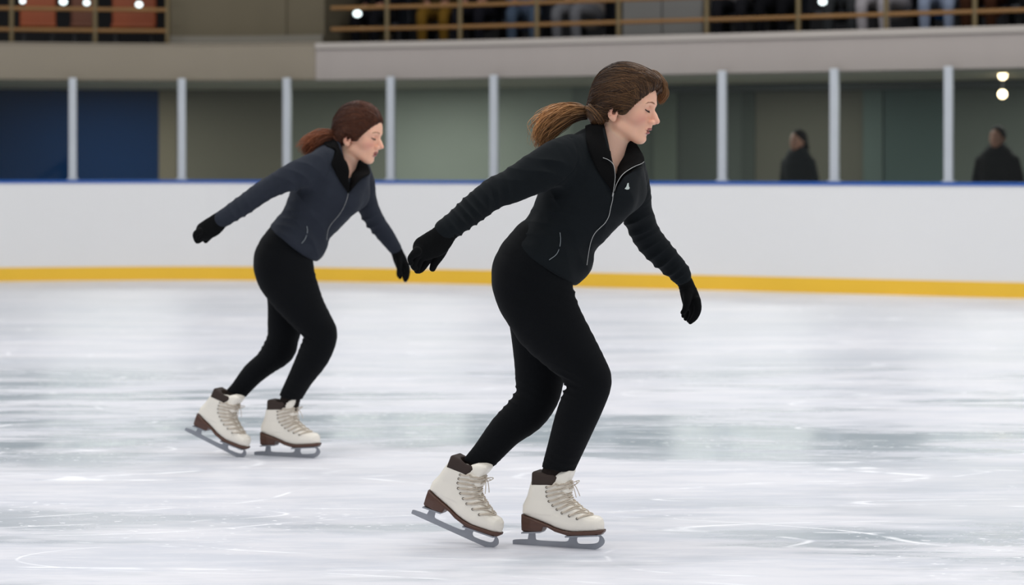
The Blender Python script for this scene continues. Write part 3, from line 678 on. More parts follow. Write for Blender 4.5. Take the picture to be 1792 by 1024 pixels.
FAR = dict(D0=DB, root=(450, 799.5), jmat='jacket_slate', hmat='hair_red', bang=False, tip=.7, h=.005, hh=.0022,
 torso=[(519,420,0,52,63),(537,392,0,48,56),(560,355,0,56,60),(580,322,0,63,62),(592,298,0,54,46),(598,276,0,32,27)],
 trunk=[(505,440,0,36,44),(535,392,0,36,44),(570,330,0,36,40),(585,305,0,22,30)],
 tuck=[(542,405,0,31,44),(545,428,0,27,38)],
 bust=[(606,350,-20,24,24,23),(622,342,14,24,24,25)],
 hem=[(474,399),(546,454)],
 arm_near=[(566,287,-38,27,25),(546,297,-54,28,24),(515,309,-66,25,23),(472,328,-76,19,20),(428,358,-92,17.5,18),(404,374,-104,16,16),(388,384,-110,15,14.5)],
 arm_far=[(616,292,34,30,24),(632,322,56,25,23),(640,352,70,20,20),(655,385,90,17.5,18),(674,411,102,15.5,16),(691,434,110,12,12)],
 neck=[(611,255,4,19,20),(609,270,3,20,20),(602,288,2,22,22),(592,308,0,26,30)],
 vee=dict(poly=[(592,235),(598,258),(603,280),(607,300),(610,315),(609,338),(616,328),(630,313),(648,304),(655,270),(640,240)], back=((340,-55),(295,8))),
 ankle_cut=[((512,664,-6),(508,695,-1)),((420,664,26),(412,690,22))],
 sock=[[(514,680,-6,16,14),(508,700,-1,17.5,13),(503,716,1,18,13)],[(420,680,26,15,14),(409,693,22,16.5,13),(401,708,20,17,13)]],
 pelvis=[(508,420,0,42,54),(496,455,0,52,64),(497,480,0,48,60)],
 leg_near=[(500,475,-25,49,38),(510,502,-30,46,38),(531,538,-34,37,34),(552,568,-38,31,31),(561,588,-38,29,28),(549,622,-34,28,27),(527,660,-20,22,24),(512,688,-4,20,17),(507,700,0,20,15)],
 leg_far=[(500,478,28,46,36),(500,520,33,33,34),(499,565,37,31,31),(495,592,40,28,29),(488,612,40,29,28),(467,634,37,22,25),(443,654,33,20,23),(421,680,26,17,16),(411,692,22,17,15)],
 hand_near=dict(cuff=[(391,381,-110,13,11),(383,387,-111,14,10)], palm=[(385,386,-111,14,9),(373,396,-112,17,9),(359,404,-113,16,10)],
   fingers=[[(364,408,-106,7,6),(357,415,-104,6,5.5),(350,420,-106,4.6,4.6),(347,423,-107,3.6,3.6)],[(356,406,-113,7,6),(350,414,-113,5.5,5.2),(346,420,-114,4.5,4.5),(345,423,-114,3.6,3.6)],[(351,405,-119,7,6),(345,412,-120,5.5,5),(343,418,-121,4.4,4.4),(344,422,-121,3.5,3.5)],[(349,405,-124,6,5.4),(343,408,-127,4.8,4.6),(341,412,-128,4,4),(341,416,-127,3.3,3.3)],
    [(374,400,-106,9,7),(369,410,-103,6.5,6),(363,418,-102,4.8,4.8),(360,422,-102,4,4)]]),
 hand_far=dict(cuff=[(690,432,110,11,10.5),(695,441,112,9.5,9)], palm=[(694,440,112,10,8),(699,452,114,12,8.5),(704,464,116,12,9)],
   fingers=[[(711,464,110,6,6),(713,475,109,5,5),(712,485,110,4.2,4.2),(710,491,111,3,3)],[(706,467,116,6,6),(708,478,116,5,5),(708,486,117,4,4),(709,491,117,3,3)],[(702,466,122,6,6),(702,475,123,4.6,4.6),(701,482,124,3.8,3.8),(700,486,124,3,3)],[(700,464,128,5,5),(698,473,129,4.2,4.2),(697,479,130,3.5,3.5),(697,483,130,2.8,2.8)],
    [(698,452,108,6,6),(698,463,104,5,5),(699,473,104,4,4),(700,479,104,3.2,3.2)]]),
 head=dict(ear=(608.5,243), w=-25, scale=1.02, yaw=math.radians(19), pitch=math.radians(13), D0=DB),
 folds=[(430,352,-110,40,(1,0,.7),14,1.1),(465,325,-95,26,(1,.2,.3),15,1.3),(530,305,-84,44,(.3,.4,1),24,1.1),(655,385,85,36,(.4,.3,-1),16,1.4),(500,385,-36,34,(.4,.3,1),18,1.6),(540,415,-50,52,(.8,.2,.6),30,1.4),(525,340,-50,36,(.8,0,.6),24,1.4)],
 seams=[[(571,270),(576,285),(575,303),(562,320)],[(461,313),(470,326),(476,342)],[(594,262),(600,290),(612,330)]],
 leg_folds=[(540,590,-38,22,(.5,0,1),10,1.1),(474,608,36,22,(.6,0,1),10,1.2),(540,482,-20,20,(.6,0,1),10,1.1)],
 zip=[([(610,337),(606,352),(600,366),(592,378),(580,392),(574,404),(572,420)],.3,.003)], pull=None, piping=[[(537,396),(538,406),(534,418),(528,426)]], emblem=[],
 collar=[dict(inner=[(588,261,18),(594,262,2),(599,268,'n',.006),(603,284,'n',.007),(607,300,'n',.01),(609.5,314,'j',-.003),(611,326,'j',.001),(610,337,'j',.001)],
              outer=[(581,268,15),(578,272,-8),(580,284,'j',.005),(586,300,'j',.004),(593,314,'j',.004),(600,325,'j',.003),(605,332,'j',.003),(609,338,'j',.002)], edge=None, push=True),
         dict(inner=[(610,338,-54),(613,324,-36),(615,310,-20),(618,300,-6),(624,290,9),(630,284,18)],
              outer=[(610,338,'j',.003),(622,323,-52),(634,311,-42),(647,304,-24),(645,292,2),(637,283,18)], edge=None),
         dict(inner=[(588,261,18),(600,258,30),(614,264,34),(631,283,18)], outer=[(581,268,15),(592,282,36),(616,294,46),(644,294,6)], edge=None)],
 pony=[(583,240,-2,10),(574,239,-2,13),(562,243,-2,15),(551,252,-2,14),(542,262,-2,11),(535,272,-2,6)],
 tie=[(589,243,-4,9),(593,246,-4,11)],
 skates=[dict(px=508, py=799.5, anchor=(0,0,0), yaw=SK_YAW, pitch=0, scale=.985), dict(px=416, py=800, anchor=(sk(1040,0)[0],0,.002), yaw=SK_YAW, pitch=math.radians(22), scale=.97)])
import os
Q_ = os.environ.get('PARTIAL', '')
if 'n' not in Q_: make_person('woman in black fleece jacket and black gloves gliding on white skates, nearest the camera', NEAR)
if 'f' not in Q_: make_person('woman in dark slate grey jacket with auburn ponytail, skating behind the one in black', FAR)

# ------------------------------------------------------------------ the rink wall and balcony follow one curved line
PLAN = cr([(-16,18.5),(-12,21.8),(-9.3,23.9),(-7.3,25.0),(-5.7,25.5),(-4.6,25.72),(-3.85,25.8),(-2.89,25.72),(-.79,25.07),(.935,24.27),(2.63,23.47),(4.98,22.27),(8,20.75),(12,18.75),(17,16.25)], 16)
_seg = np.linalg.norm(np.diff(PLAN, axis=0), axis=1); ARC = np.concatenate([[0], np.cumsum(_seg)])
def cpt(s, d=0.):
    s = np.atleast_1d(s); p = np.stack([np.interp(s, ARC, PLAN[:, 0]), np.interp(s, ARC, PLAN[:, 1])], 1)
    q = np.stack([np.interp(s+.15, ARC, PLAN[:, 0])-np.interp(s-.15, ARC, PLAN[:, 0]), np.interp(s+.15, ARC, PLAN[:, 1])-np.interp(s-.15, ARC, PLAN[:, 1])], 1)
    n = np.stack([-q[:, 1], q[:, 0]], 1); n /= np.linalg.norm(n, axis=1, keepdims=True); return p+n*d, n
def s_at(px, d=0.):
    ss = np.linspace(0, ARC[-1], 6000); p, _ = cpt(ss, d); x = CX+F*p[:, 0]/p[:, 1]; return float(ss[np.argmin(np.abs(x-px))])
def band(s0, s1, d0, d1, z0, z1, step=.25):
    n = max(2, int((s1-s0)/step)+1); s = np.linspace(s0, s1, n); a, _ = cpt(s, d0); b, _ = cpt(s, d1)
    V = np.vstack([np.c_[a, np.full(n, z0)], np.c_[b, np.full(n, z0)], np.c_[b, np.full(n, z1)], np.c_[a, np.full(n, z1)]]); Fq = []
    for i in range(n-1):
        for k in range(4): k2 = (k+1) % 4; Fq.append([k*n+i, k*n+i+1, k2*n+i+1, k2*n+i])
    Fq += [[0, n, 2*n, 3*n], [4*n-1, 3*n-1, 2*n-1, n-1]]
    return V, Fq
def bandobj(name, a, mt, parent=None, bevel=0):
    V, Fq = band(*a); o = mesh_obj(name, V, Fq, M[mt], parent, smooth=False)
    if bevel: m = o.modifiers.new('bevel', 'BEVEL'); m.width = bevel; m.segments = 3
    return o
def box(name, c, sz, mt, parent=None, rz=0., bevel=.004):
    x, y, z = [v/2 for v in sz]; V = np.array([(a, b, d) for a in (-x, x) for b in (-y, y) for d in (-z, z)])
    R = np.array(Matrix.Rotation(rz, 3, 'Z')); V = V@R.T+np.array(c)
    o = mesh_obj(name, V, [[0,1,3,2],[4,6,7,5],[0,4,5,1],[2,3,7,6],[0,2,6,4],[1,5,7,3]], M[mt] if isinstance(mt, str) else mt, parent, smooth=False)
    if bevel: m = o.modifiers.new('bevel', 'BEVEL'); m.width = bevel; m.segments = 2
    return o
S0, S1 = .5, ARC[-1]-.5
bo = bandobj('rink_board', (S0, S1, 0, .1, 0, 1.095), 'board'); tag(bo, 'long white rink barrier running round the ice under the glass', 'barrier')
bandobj('kick_strip', (S0, S1, -.012, 0, .0, .152), 'yellow', bo)['label'] = 'yellow kick strip along the foot of the barrier'
bandobj('cap_rail', (S0, S1, -.012, .12, 1.095, 1.128), 'bluecap', bo)['label'] = 'blue rail along the top of the barrier'
# glass material
gm = bpy.data.materials.new('glass'); gm.use_nodes = True; nt = gm.node_tree; nt.nodes.clear()
o_ = nt.nodes.new('ShaderNodeOutputMaterial'); tr = nt.nodes.new('ShaderNodeBsdfTransparent'); gl = nt.nodes.new('ShaderNodeBsdfGlossy'); fr = nt.nodes.new('ShaderNodeFresnel'); mx = nt.nodes.new('ShaderNodeMixShader')
tr.inputs[0].default_value = (.93, .96, .95, 1); gl.inputs['Roughness'].default_value = .03; fr.inputs[0].default_value = 1.28
nt.links.new(fr.outputs[0], mx.inputs[0]); nt.links.new(tr.outputs[0], mx.inputs[1]); nt.links.new(gl.outputs[0], mx.inputs[2]); nt.links.new(mx.outputs[0], o_.inputs[0]); M['glass'] = gm
POSTS = [127, 318, 503, 684, 865, 1062, 1265, 1460, 1660]; ps = [s_at(p, .05) for p in POSTS]
while ps[0] > 1.8: ps.insert(0, ps[0]-1.2)
while ps[-1] < ARC[-1]-1.8: ps.append(ps[-1]+1.2)
def inview(s):
    p = cpt(s, .05)[0][0]; x = CX+F*p[0]/p[1]; return -1300 < x < 3100 and p[1] > 5
vis = [s for s in ps if inview(s)]
words = ['first', 'second', 'third', 'fourth', 'fifth', 'sixth', 'seventh', 'eighth', 'ninth']
for s in vis:
    p, n = cpt(s, .05); x = CX+F*p[0, 0]/p[0, 1]; rz = math.atan2(n[0, 1], n[0, 0])-math.pi/2
    i = int(np.argmin([abs(x-q) for q in POSTS])); infr = abs(x-POSTS[i]) < 40
    lb = ('grey metal upright between rink glass panes, %s upright from the left' % words[i]) if infr else 'grey metal upright between the rink glass panes further along the rink'
    o = box('glass_post', (p[0, 0], p[0, 1], 1.128+.575), (.085, .07, 1.15), 'alu', None, rz, .008); tag(o, lb, 'post', 'uprights of the rink glass')
    box('post_foot', (p[0, 0], p[0, 1], 1.137), (.12, .1, .014), 'alu', o, rz, .003)
GL = ['blue wall behind it, at the left edge', 'blue wall right behind it', 'brown grey wall behind it', 'slate-jacketed skater in front', 'pale grey wall behind it', 'trailing ponytail before it', 'face of the front skater before it', 'hooded watcher behind it', 'dark doorway behind it', 'short-haired man behind it']
for i in range(len(vis)-1):
    a, _ = cpt(vis[i], .05); b, _ = cpt(vis[i+1], .05); c = (a+b)[0]/2; dv = (b-a)[0]; L = float(np.linalg.norm(dv))-.08; x = CX+F*c[0]/c[1]
    j = sum(1 for q in POSTS if q < x)
    o = box('rink_glass', (c[0], c[1], 1.128+.56), (L, .012, 1.11), 'glass', None, math.atan2(dv[1], dv[0]), 0)
    tag(o, 'clear rink glass pane with the '+GL[j] if -20 < x < 1810 else 'clear rink glass pane further along the barrier', 'glass pane', 'rink glass panes')
# balcony
sc = s_at(552, .16)
def st_(o): o['kind'] = 'structure'; return o
st_(bandobj('wall_left', (S0, sc, .16, .4, 2.258, 2.66), 'fascia_brown', None, .01)); st_(bandobj('wall_right', (sc, S1, .16, .4, 2.252, 2.60), 'fascia_grey', None, .01))
st_(bandobj('trim_1', (sc, S1, .135, .42, 2.60, 2.672), 'fascia_cap', None, .012)); st_(bandobj('trim_2', (S0, sc, .15, .42, 2.66, 2.68), 'fascia_brown', None, .006))
st_(bandobj('floor_balcony', (S0, S1, .4, 9., 2.35, 2.5), 'concrete')); st_(bandobj('ceiling_walkway', (S0, S1, .4, 3.6, 2.255, 2.345), 'soffit'))
# walkway wall behind the glass, in panels of different paint
def wcol(n, c): M[n] = mat(n, srgb(*c), .75, spec=.12, noise=(1.1,.08)); return n
segs = [(-9000, 279, (0,36,74), 'wall_back_blue'), (279, 309, (108,102,88), 'trim_3'), (309, 503, (94,92,82), 'wall_back_brown'), (503, 690, (104,108,99), 'wall_back_grey'), (690, 1003, (124,132,124), 'wall_back_pale'), (1003, 1046, (104,112,106), 'trim_4'), (1046, 1145, (76,84,78), 'wall_back_green'), (1145, 1185, (86,94,86), 'trim_5'), (1185, 1300, (66,72,68), 'wall_back_panel'),
  (1300, 1322, (54,60,56), 'trim_6'), (1322, 1512, (74,74,66), 'wall_back_olive'), (1512, 1545, (70,82,79), 'trim_7'), (1545, 1668, (58,72,70), 'door_1'), (1668, 99000, (72,78,73), 'wall_back_right')]
for x0, x1, c, nm in segs:
    st_(bandobj(nm, (S0 if x0 < 0 else s_at(x0, 3.4), S1 if x1 > 5000 else s_at(x1, 3.4), 3.4 if 'trim' not in nm else 3.37, 3.6, 0, 2.255), wcol(nm, c)))
st_(bandobj('floor_walkway', (S0, S1, .1, 3.6, -.1, .02), 'concrete'))
o = bandobj('walkway_beam', (s_at(1150, 3.2), S1, 3.15, 3.38, 2.17, 2.25), 'beam'); tag(o, 'dark duct running along the top of the walkway wall', 'beam')  # dark beam at the join of soffit and back wall
# ice
def ice_mat():
    m = bpy.data.materials.new('ice'); m.use_nodes = True; nt = m.node_tree; b = nt.nodes['Principled BSDF']; N, L = nt.nodes, nt.links
    tc = N.new('ShaderNodeTexCoord')
    def noise(sc, st, det=5, rough=.55, dist=0., off=(0,0,0), rot=0):
        mp = N.new('ShaderNodeMapping'); mp.inputs['Scale'].default_value = st; mp.inputs['Location'].default_value = off; mp.inputs['Rotation'].default_value = (0, 0, rot)
        L.new(tc.outputs['Object'], mp.inputs['Vector']); n = N.new('ShaderNodeTexNoise'); n.inputs['Scale'].default_value = sc; n.inputs['Detail'].default_value = det; n.inputs['Roughness'].default_value = rough; n.inputs['Distortion'].default_value = dist
        L.new(mp.outputs['Vector'], n.inputs['Vector']); return n.outputs['Fac']
    def ramp(x, a, b2):
        r = N.new('ShaderNodeMapRange'); r.interpolation_type = 'SMOOTHSTEP'; r.inputs['From Min'].default_value = a; r.inputs['From Max'].default_value = b2; L.new(x, r.inputs['Value']); return r.outputs['Result']
    def math_(op, a, b2=None, c=None):
        q = N.new('ShaderNodeMath'); q.operation = op
        for i, v in enumerate((a, b2, c)):
            if v is None: continue
            if isinstance(v, (int, float)): q.inputs[i].default_value = v
            else: L.new(v, q.inputs[i])
        return q.outputs[0]
    def mixc(a, c, fac):
        x = N.new('ShaderNodeMix'); x.data_type = 'RGBA'
        if isinstance(a, tuple): x.inputs[6].default_value = (*a, 1)
        else: L.new(a, x.inputs[6])
        x.inputs[7].default_value = (*c, 1); L.new(fac, x.inputs[0]); return x.outputs[2]
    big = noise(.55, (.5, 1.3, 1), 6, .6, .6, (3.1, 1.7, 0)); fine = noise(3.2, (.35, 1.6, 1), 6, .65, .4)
    glassy = ramp(math_('ADD', math_('MULTIPLY', big, .7), math_('MULTIPLY', fine, .3)), .445, .57)      # 1 on smooth patches, greyed in colour to deepen their dark reflections
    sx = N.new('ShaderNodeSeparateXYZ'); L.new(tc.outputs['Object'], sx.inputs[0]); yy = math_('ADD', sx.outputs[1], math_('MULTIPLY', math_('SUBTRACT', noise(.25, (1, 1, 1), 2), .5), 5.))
    reflect_zone = math_('MULTIPLY', ramp(yy, 9.3, 10.8), math_('SUBTRACT', 1., ramp(yy, 12.8, 15.2))); near = math_('SUBTRACT', 1., ramp(yy, 7.4, 8.6))  # band of ice greyed in colour where the dark rink glass mirrors
    glassy = math_('MULTIPLY', glassy, math_('ADD', .26, math_('MULTIPLY', math_('MAXIMUM', reflect_zone, math_('MULTIPLY', near, .9)), .78)))
    def lines(sc, st, w, off, rot=0):                                                                # thin skate cuts: level lines of a smooth noise
        n = noise(sc, st, 1, .3, .25, off, rot); return math_('SUBTRACT', 1., ramp(math_('ABSOLUTE', math_('SUBTRACT', n, .5)), .0, w))
    cuts = math_('MAXIMUM', math_('MAXIMUM', lines(1.6, (.16, 1.0, 1), .004, (4, 1, 0), .06), lines(1.2, (.2, .8, 1), .003, (8, 5, 0), -.1)), math_('MAXIMUM', lines(.9, (.2, .9, 1), .003, (0, 0, 0), .03), math_('MAXIMUM', lines(.7, (.3, .9, 1), .0025, (7, 3, 0), .35), lines(1.1, (.28, .9, 1), .0028, (2, 9, 0), -.3))))
    brk = ramp(noise(5., (1, 1, 1), 3), .42, .6); cuts = math_('MULTIPLY', cuts, brk)
    sp = ramp(noise(34., (.6, 1, 1), 2), .63, .70); spm = ramp(noise(.9, (.8, 1, 1), 2, .5, 0, (5, 0, 0)), .5, .62); snow = math_('MULTIPLY', sp, spm)
    white = math_('MAXIMUM', cuts, snow)
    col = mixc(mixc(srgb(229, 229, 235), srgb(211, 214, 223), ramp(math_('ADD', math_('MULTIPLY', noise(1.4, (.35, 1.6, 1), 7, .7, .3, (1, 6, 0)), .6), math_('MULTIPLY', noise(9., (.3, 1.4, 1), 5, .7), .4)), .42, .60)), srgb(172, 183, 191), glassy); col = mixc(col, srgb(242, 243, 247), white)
    L.new(col, b.inputs['Base Color'])
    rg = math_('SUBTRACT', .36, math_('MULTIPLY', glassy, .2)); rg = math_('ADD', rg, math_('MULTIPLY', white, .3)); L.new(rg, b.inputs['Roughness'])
    b.inputs['IOR'].default_value = 1.31; b.inputs['Specular IOR Level'].default_value = .5
    bp = N.new('ShaderNodeBump'); bp.inputs['Strength'].default_value = .25; bp.inputs['Distance'].default_value = .004
    h = math_('ADD', math_('MULTIPLY', white, .6), math_('MULTIPLY', noise(60., (1, 1, 1), 3), .25)); L.new(h, bp.inputs['Height']); L.new(bp.outputs['Normal'], b.inputs['Normal'])
    return m
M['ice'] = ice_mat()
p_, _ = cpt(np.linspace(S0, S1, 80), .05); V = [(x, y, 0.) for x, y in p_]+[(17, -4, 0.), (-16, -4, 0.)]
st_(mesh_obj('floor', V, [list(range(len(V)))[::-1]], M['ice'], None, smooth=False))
# railings on the balcony
def railing(pxs, s0, s1, label, ends):
    r = empty('railing', (*cpt((s0+s1)/2, .3)[0][0], 2.66), label, 'railing')
    for z in (2.83, 3.07, 3.31):
        s = np.linspace(s0, s1, 60); p, _ = cpt(s, .3); v, q, _ = tubes([np.c_[p, np.full(60, z)]], [.024], 8); mesh_obj('handrail' if z > 3.2 else 'rail', v, q, M['rail'], r)
    for x in pxs:
        p = cpt(x, .3)[0][0]; v, q, _ = tubes([np.array([(p[0], p[1], z) for z in (2.5, 2.9, 3.2, 3.33)])], [.027], 10); o = mesh_obj('post', v, q, M['railpost'], r)
lp = [s_at(x, .3) for x in (20, 167, 293)]; lp = [lp[0]-.9*k for k in (3, 2, 1)]+lp
rp = [s_at(x, .3) for x in (677, 805, 940, 1083, 1237, 1397, 1551, 1706)]; rp += [rp[-1]+.9*k for k in (1, 2, 3)]
railing(lp, lp[0], lp[-1], 'tan metal balcony railing in front of the orange seats, left of the beige pier', 0)
railing(rp, s_at(580, .3), rp[-1], 'long tan metal balcony railing in front of the spectators, right of the beige pier', 0)
# beige pier between the two railings, dark hall behind, unseen roof slab added to keep the stands dark
st_(bandobj('wall_pier', (s_at(298, .5), s_at(500, .5), .5, 3., 2.5, 5.5), 'beige')); st_(bandobj('wall_pier_side', (s_at(500, .5), s_at(566, .5), .53, 2.9, 2.5, 5.5), 'beige'))
st_(bandobj('baseboard_pier', (s_at(298, .5), s_at(566, .5), .45, .5, 2.5, 2.78), 'concrete'))
st_(bandobj('wall_back_hall', (S0, S1, 4.2, 4.4, 2.5, 6.), 'dark')); st_(bandobj('ceiling_light_block', (S0, S1, .6, 9., 5.6, 5.8), 'dark'))
# seats, left side
M['seatwood'] = mat('seatwood', srgb(142,64,18), .5, noise=(5,.2,(1,1,.3))); M['seatdark'] = mat('seatdark', srgb(96,50,24), .55, noise=(6,.2)); M['black'] = mat('black', srgb(18,18,20), .5, noise=(8,.2))
M['seatblue'] = mat('seatblue', srgb(30,34,44), .5, noise=(6,.2))
def seat(px, wd, mt, label, d=1.3, parent=None):
    s = s_at(px, d); p, n = cpt(s, d); p = p[0]; rz = math.atan2(n[0, 1], n[0, 0])-math.pi/2
    e = empty('stadium_seat', (p[0], p[1], 2.5), label, 'seat', 'balcony seats'); R = np.array(Matrix.Rotation(rz, 3, 'Z'))
    def at(v): return tuple(R@np.array(v)+np.array([p[0], p[1], 2.5]))
    box('backrest', at((0, .24, .68)), (wd, .04, .46), mt, e, rz, .02); box('seat', at((0, 0, .43)), (wd, .46, .05), mt, e, rz, .02)
    for sx in (-1, 1): box('leg', at((sx*(wd/2-.05), .1, .205)), (.05, .3, .41), 'black', e, rz, .01)
    return e
for px, wd, mt, lb in [(-60,.5,'seatwood','orange wooden balcony seat just past the left edge'),(66,.42,'seatwood','orange wooden balcony seat nearest the left edge, behind the railing'),(146,.3,'seatdark','narrow brown balcony seat, middle one of the orange group at the left'),(234,.52,'seatwood','wide orange wooden balcony seat beside the beige pier')]: seat(px, wd, mt, lb)
# spectators
def fig(seated):
    if seated:
        C = dict(torso=[(0,.02,.5,.17,.13),(0,.05,.75,.16,.12),(0,.06,.98,.19,.12),(0,.05,1.08,.13,.09)], legs=[[(sx*.09,0,.5,.09,.09),(sx*.12,-.25,.54,.085,.085),(sx*.13,-.46,.52,.068,.068),(sx*.13,-.46,.3,.056,.06),(sx*.13,-.43,.1,.045,.05)] for sx in (-1,1)],
            arms=[[(sx*.17,.05,1.03,.06,.06),(sx*.23,-.02,.78,.05,.05),(sx*.14,-.24,.68,.042,.042)] for sx in (-1,1)], hands=[[(sx*.13,-.25,.675,.034,.03),(sx*.09,-.33,.66,.03,.025)] for sx in (-1,1)], shoes=[[(sx*.13,-.42,.05,.045,.045),(sx*.13,-.58,.035,.04,.05)] for sx in (-1,1)], hz=1.08)
    else:
        C = dict(torso=[(0,.0,.78,.19,.13),(0,0,1.05,.17,.12),(0,.0,1.28,.195,.125),(0,0,1.38,.14,.09)], legs=[[(sx*.09,0,.85,.10,.1),(sx*.1,0,.5,.07,.075),(sx*.1,.01,.1,.05,.055)] for sx in (-1,1)],
            arms=[[(sx*.175,0,1.32,.065,.065),(sx*.235,.01,1.07,.055,.055),(sx*.21,-.08,.84,.045,.045)] for sx in (-1,1)], hands=[[(sx*.21,-.08,.83,.034,.03),(sx*.205,-.11,.74,.028,.03)] for sx in (-1,1)], shoes=[[(sx*.1,.02,.05,.045,.05),(sx*.1,-.16,.035,.042,.05)] for sx in (-1,1)], hz=1.38)
    def un(L, k=.03):
        fs = [chain(q) for q in L]
        def f(P):
            d = fs[0](P)
            for g in fs[1:]: d = smin(d, g(P), k)
            return d
        return f
    coat = un([C['torso']]+C['arms']); legs = un([[(0,.01,.5 if seated else .85,.15,.12),(0,.01,.55 if seated else .95,.14,.11)]]+C['legs']); hands = un(C['hands']); shoes = un(C['shoes'], .005); z = C['hz']
    parts = [ell((0,-.015,z+.185), (.07,.088,.105)), ell((0,-.05,z+.14), (.052,.05,.07)), cap((0,.01,z-.05), (0,0,z+.13), .052), cap((0,-.10,z+.19), (0,-.118,z+.155), .009, .012), ell((0,-.1,z+.115), (.022,.012,.006)), ell((-.073,0,z+.17), (.01,.018,.028)), ell((.073,0,z+.17), (.01,.018,.028))]
    def head(P):
        d = parts[0](P)
        for g in parts[1:]: d = smin(d, g(P), .02)
        d = smax(d, -ell((-.03,-.108,z+.19), (.017,.018,.012))(P), .01); return smax(d, -ell((.03,-.108,z+.19), (.017,.018,.012))(P), .01)
    def body(P):
        d = smin(head(P), coat(P)+.015, .02); d = smin(d, legs(P)+.012, .02); d = smin(d, hands(P), .01); return np.minimum(d, shoes(P)+.012)
    h1 = ell((0,.012,z+.205), (.084,.1,.108)); 
    def short(P): d = h1(P); d = smax(d, -(P[:, 1]+.035+(P[:, 2]-z-.25)*.9), .02) if False else smax(d, (-(P[:, 1]+.045))-(P[:, 2]-z-.185)*1.2, .02); return smax(d, -(P[:, 2]-z-.13), .02)
    def longh(P): d = smin(h1(P), ell((0,.03,z+.05), (.125,.085,.17))(P), .04); return smax(d, (-(P[:, 1]+.04))-(P[:, 2]-z-.2)*1.1, .02)
    lo, hi = (-.35,-.68,-.02), (.35,.32,z+.36); hs = .011
    return dict(body=grid_mesh(body, lo, hi, .009), coat=grid_mesh(coat, lo, hi, hs), trousers=grid_mesh(legs, lo, hi, hs), shoes=grid_mesh(shoes, lo, hi, hs), short=grid_mesh(short, lo, hi, .008), long=grid_mesh(longh, lo, hi, .008))
GEO = {True: fig(True), False: fig(False)}; CM = {}
def cm(c):
    if c not in CM: CM[c] = mat('cloth_%d_%d_%d' % c, srgb(*c), .9, spec=.1, noise=(9,.12), bump=(90,.3,.002))
    return CM[c]
def spectator(px, d, z0, seated, coat, trous, hair, label, turn=0., sc_=1., long=False, group='spectators on the balcony', lean=0.):
    s = s_at(px, d); p, n = cpt(s, d); rz = math.atan2(n[0, 1], n[0, 0])-math.pi/2+turn
    e = empty('person', (p[0, 0], p[0, 1], z0), label, 'person', group); T = np.array(Matrix.Translation((p[0, 0], p[0, 1], z0)) @ Matrix.Rotation(rz, 4, 'Z') @ Matrix.Scale(sc_, 4)); G = GEO[seated]
    for nm, key, mt in (('body','body',M['skin_far']),('coat','coat',cm(coat)),('trousers','trousers',cm(trous)),('shoes','shoes',cm((30,28,28))),('hair','long' if long else 'short',cm(hair))):
        V, Q = G[key]; mesh_obj(nm, V@T[:3, :3].T+T[:3, 3], Q, mt, e)
    return e
spectator(1397, 1.3, .02, False, (10,17,20), (20,22,26), (12,9,9), 'person with long dark hair in a dark teal coat standing behind the rink glass', -.45, .985, True, 'watchers behind the rink glass')
spectator(1745, 1.3, .02, False, (4,6,7), (14,14,16), (10,7,6), 'man with short black hair in a black coat standing behind the rink glass', -.1, 1.0, False, 'watchers behind the rink glass')
SP = [(674,(14,14,18),(16,16,20),'in black, just right of the beige pier'),(772,(50,40,22),(100,74,24),'in mustard trousers'),(846,(18,18,24),(20,20,26),'in black, right of the mustard trousers'),(922,(70,78,96),(62,74,90),'in slate blue, left of the pale grey coat'),
      (1033,(140,132,128),(96,96,100),'in a pale grey coat, left of the grey cabinet'),(1290,(90,88,88),(22,22,26),'in mid grey, right of the grey cabinet'),(1374,(16,16,20),(12,12,16),'in black, left of the railing lamp'),(1472,(40,46,52),(46,48,50),'in charcoal, right of the railing lamp'),
      (1566,(140,136,140),(150,146,150),'in a pale coat and white trousers'),(1650,(16,74,130),(120,130,150),'in a bright blue coat'),(1733,(110,58,24),(50,28,16),'in orange brown, right of the bright blue coat'),(1815,(120,62,26),(18,18,20),'in an orange coat, at the right edge')]
for i, (px, c, t, w_) in enumerate(SP):
    seat(px, .46, 'seatblue', 'dark seat under the spectator '+w_, 1.5)
    spectator(px, 1.42, 2.5, True, c, t, [(30,22,18),(60,42,30),(20,16,16)][i % 3], 'seated spectator '+w_, [-.2,.15,0,.3][i % 4], .97+.02*(i % 3), i % 2 == 0)
# cabinet among the seats
s = s_at(1158, 1.); p, n = cpt(s, 1.); rz = math.atan2(n[0, 1], n[0, 0])-math.pi/2; M['cab'] = mat('cab', srgb(104,103,100), .6, noise=(2,.06))
e = empty('cabinet', (p[0, 0], p[0, 1], 2.5), 'large plain grey metal cabinet behind the balcony railing', 'cabinet'); R = np.array(Matrix.Rotation(rz, 3, 'Z'))
at = lambda v: tuple(R@np.array(v)+np.array([p[0, 0], p[0, 1], 2.5]))
box('cabinet_body', at((0, .3, .62)), (.94, .55, 1.16), 'cab', e, rz, .01); box('plinth', at((0, .3, .02)), (.9, .5, .04), 'black', e, rz, .003)
for sx in (-1, 1):
    dd = box('door', at((sx*.235, .012, .64)), (.455, .02, 1.08), 'cab', e, rz, .004); box('handle', at((sx*.04, -.012, .7)), (.015, .03, .14), 'steel', dd, rz, .004)
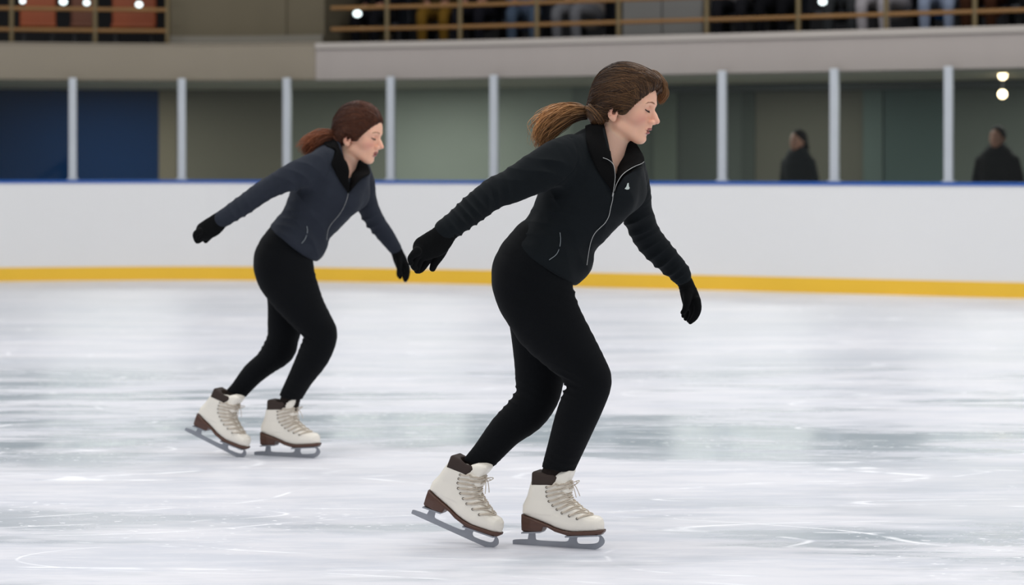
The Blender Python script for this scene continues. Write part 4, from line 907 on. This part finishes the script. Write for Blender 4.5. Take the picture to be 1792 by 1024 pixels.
# round lamps: one hanging in the walkway with a second globe added as its reflection, small ones clamped to the railing
M['lampwarm'] = mat('lampwarm', srgb(255,226,180), .5, emit=7.); M['lampcool'] = mat('lampcool', srgb(225,240,240), .5, emit=2.5)
def sphere(c, r, sq=1.):
    u, v = np.meshgrid(np.linspace(0, math.pi, 13), np.linspace(0, 2*math.pi, 21)[:-1], indexing='ij')
    V = np.stack([np.sin(u)*np.cos(v)*r, np.sin(u)*np.sin(v)*r, np.cos(u)*r*sq], -1).reshape(-1, 3)+np.array(c); n = 20
    Q = [[i*n+j, (i+1)*n+j, (i+1)*n+(j+1) % n, i*n+(j+1) % n] for i in range(12) for j in range(n)]; return V, Q
for py, lb, dd in ((132, 'round warm lamp hanging in the walkway', 1.6), (165, 'lower warm globe added for the reflection of the walkway lamp', 2.3)):
    s = s_at(1755 if py == 132 else 1754, dd); p = cpt(s, dd)[0][0]; z = CH+(HY-py)*p[1]/F
    e = empty('pendant_lamp', (p[0], p[1], z), lb, 'lamp', 'walkway lamps'); V, Q = sphere((p[0], p[1], z), .045); mesh_obj('bulb', V, Q, M['lampwarm'], e)
    v, q, _ = tubes([np.array([(p[0], p[1], z+.04), (p[0], p[1], (z+2.256)/2+.02), (p[0], p[1], 2.256)])], [.008], 8); mesh_obj('cord', v, q, M['black'], e)
for px, py, r, lb in ((40, 2, .04, 'small round white lamp on the left railing, first from the left edge'), (111, 3, .055, 'small round white lamp on the left railing, second from the left edge'), (152, 5, .045, 'small round white lamp on the left railing beside the second railing post'), (243, 8, .05, 'small round white lamp on the left railing nearest the beige pier'), (1440, 3, .055, 'small bright white lamp on the long right railing'), (625, 24, .06, 'small pale object with added glow beside the pier, at the start of the right railing')):  # the last is a pale object, its glow and clamp added
    s = s_at(px, .26); p = cpt(s, .26)[0][0]; z = CH+(HY-py)*p[1]/F
    e = empty('railing_lamp', (p[0], p[1], z), lb, 'lamp', 'lamps clamped to the railing'); V, Q = sphere((p[0], p[1], z), r*.75, .8); mesh_obj('bulb', V, Q, M['lampcool'], e)
    zr = 3.07; v, q, _ = tubes([np.array([(p[0], p[1], z), (p[0], p[1]+.02, (z+zr)/2), (p[0], p[1]+.04, zr)])], [.012], 8); mesh_obj('clamp', v, q, M['black'], e)

# ------------------------------------------------------------------ light
def area(name, loc, sx, sy, power, col=(1, .99, .97), rot=(0, 0, 0)):
    l = bpy.data.lights.new(name, 'AREA'); l.shape = 'RECTANGLE'; l.size, l.size_y, l.energy, l.color = sx, sy, power, col
    o = bpy.data.objects.new(name, l); o.location = loc; o.rotation_euler = rot; COL.objects.link(o); return o
for x in (-9, -3, 3, 9):
    for y in (2, 8, 14, 20): area('arena_light', (x, y, 8.5), 2.6, .9, 125)
for px in (200, 700, 1300, 1755):
    p = cpt(s_at(px, 1.9), 1.9)[0][0]; area('walkway_light', (p[0], p[1], 2.24), 1.6, .3, 50, (1, .97, .92))
w = bpy.data.worlds.new('world'); S.world = w; w.use_nodes = True; bg = w.node_tree.nodes['Background']; bg.inputs[0].default_value = (.94, .96, 1, 1); bg.inputs[1].default_value = .42
# ------------------------------------------------------------------ camera
cd = bpy.data.cameras.new('camera'); cam = bpy.data.objects.new('camera', cd); COL.objects.link(cam); S.camera = cam
cam.location = (0, 0, CH); cam.rotation_euler = (math.pi/2, 0, 0); cd.sensor_width = 36; cd.lens = F/1792*36; cd.shift_y = -(512-HY)/1792; cd.clip_end = 200
cd.dof.use_dof = True; cd.dof.focus_distance = SK_D; cd.dof.aperture_fstop = 2.9
S.view_settings.view_transform = 'Standard'; S.view_settings.look = 'None'; S.view_settings.exposure = .14; S.view_settings.gamma = 1; S.view_settings.use_curve_mapping = False
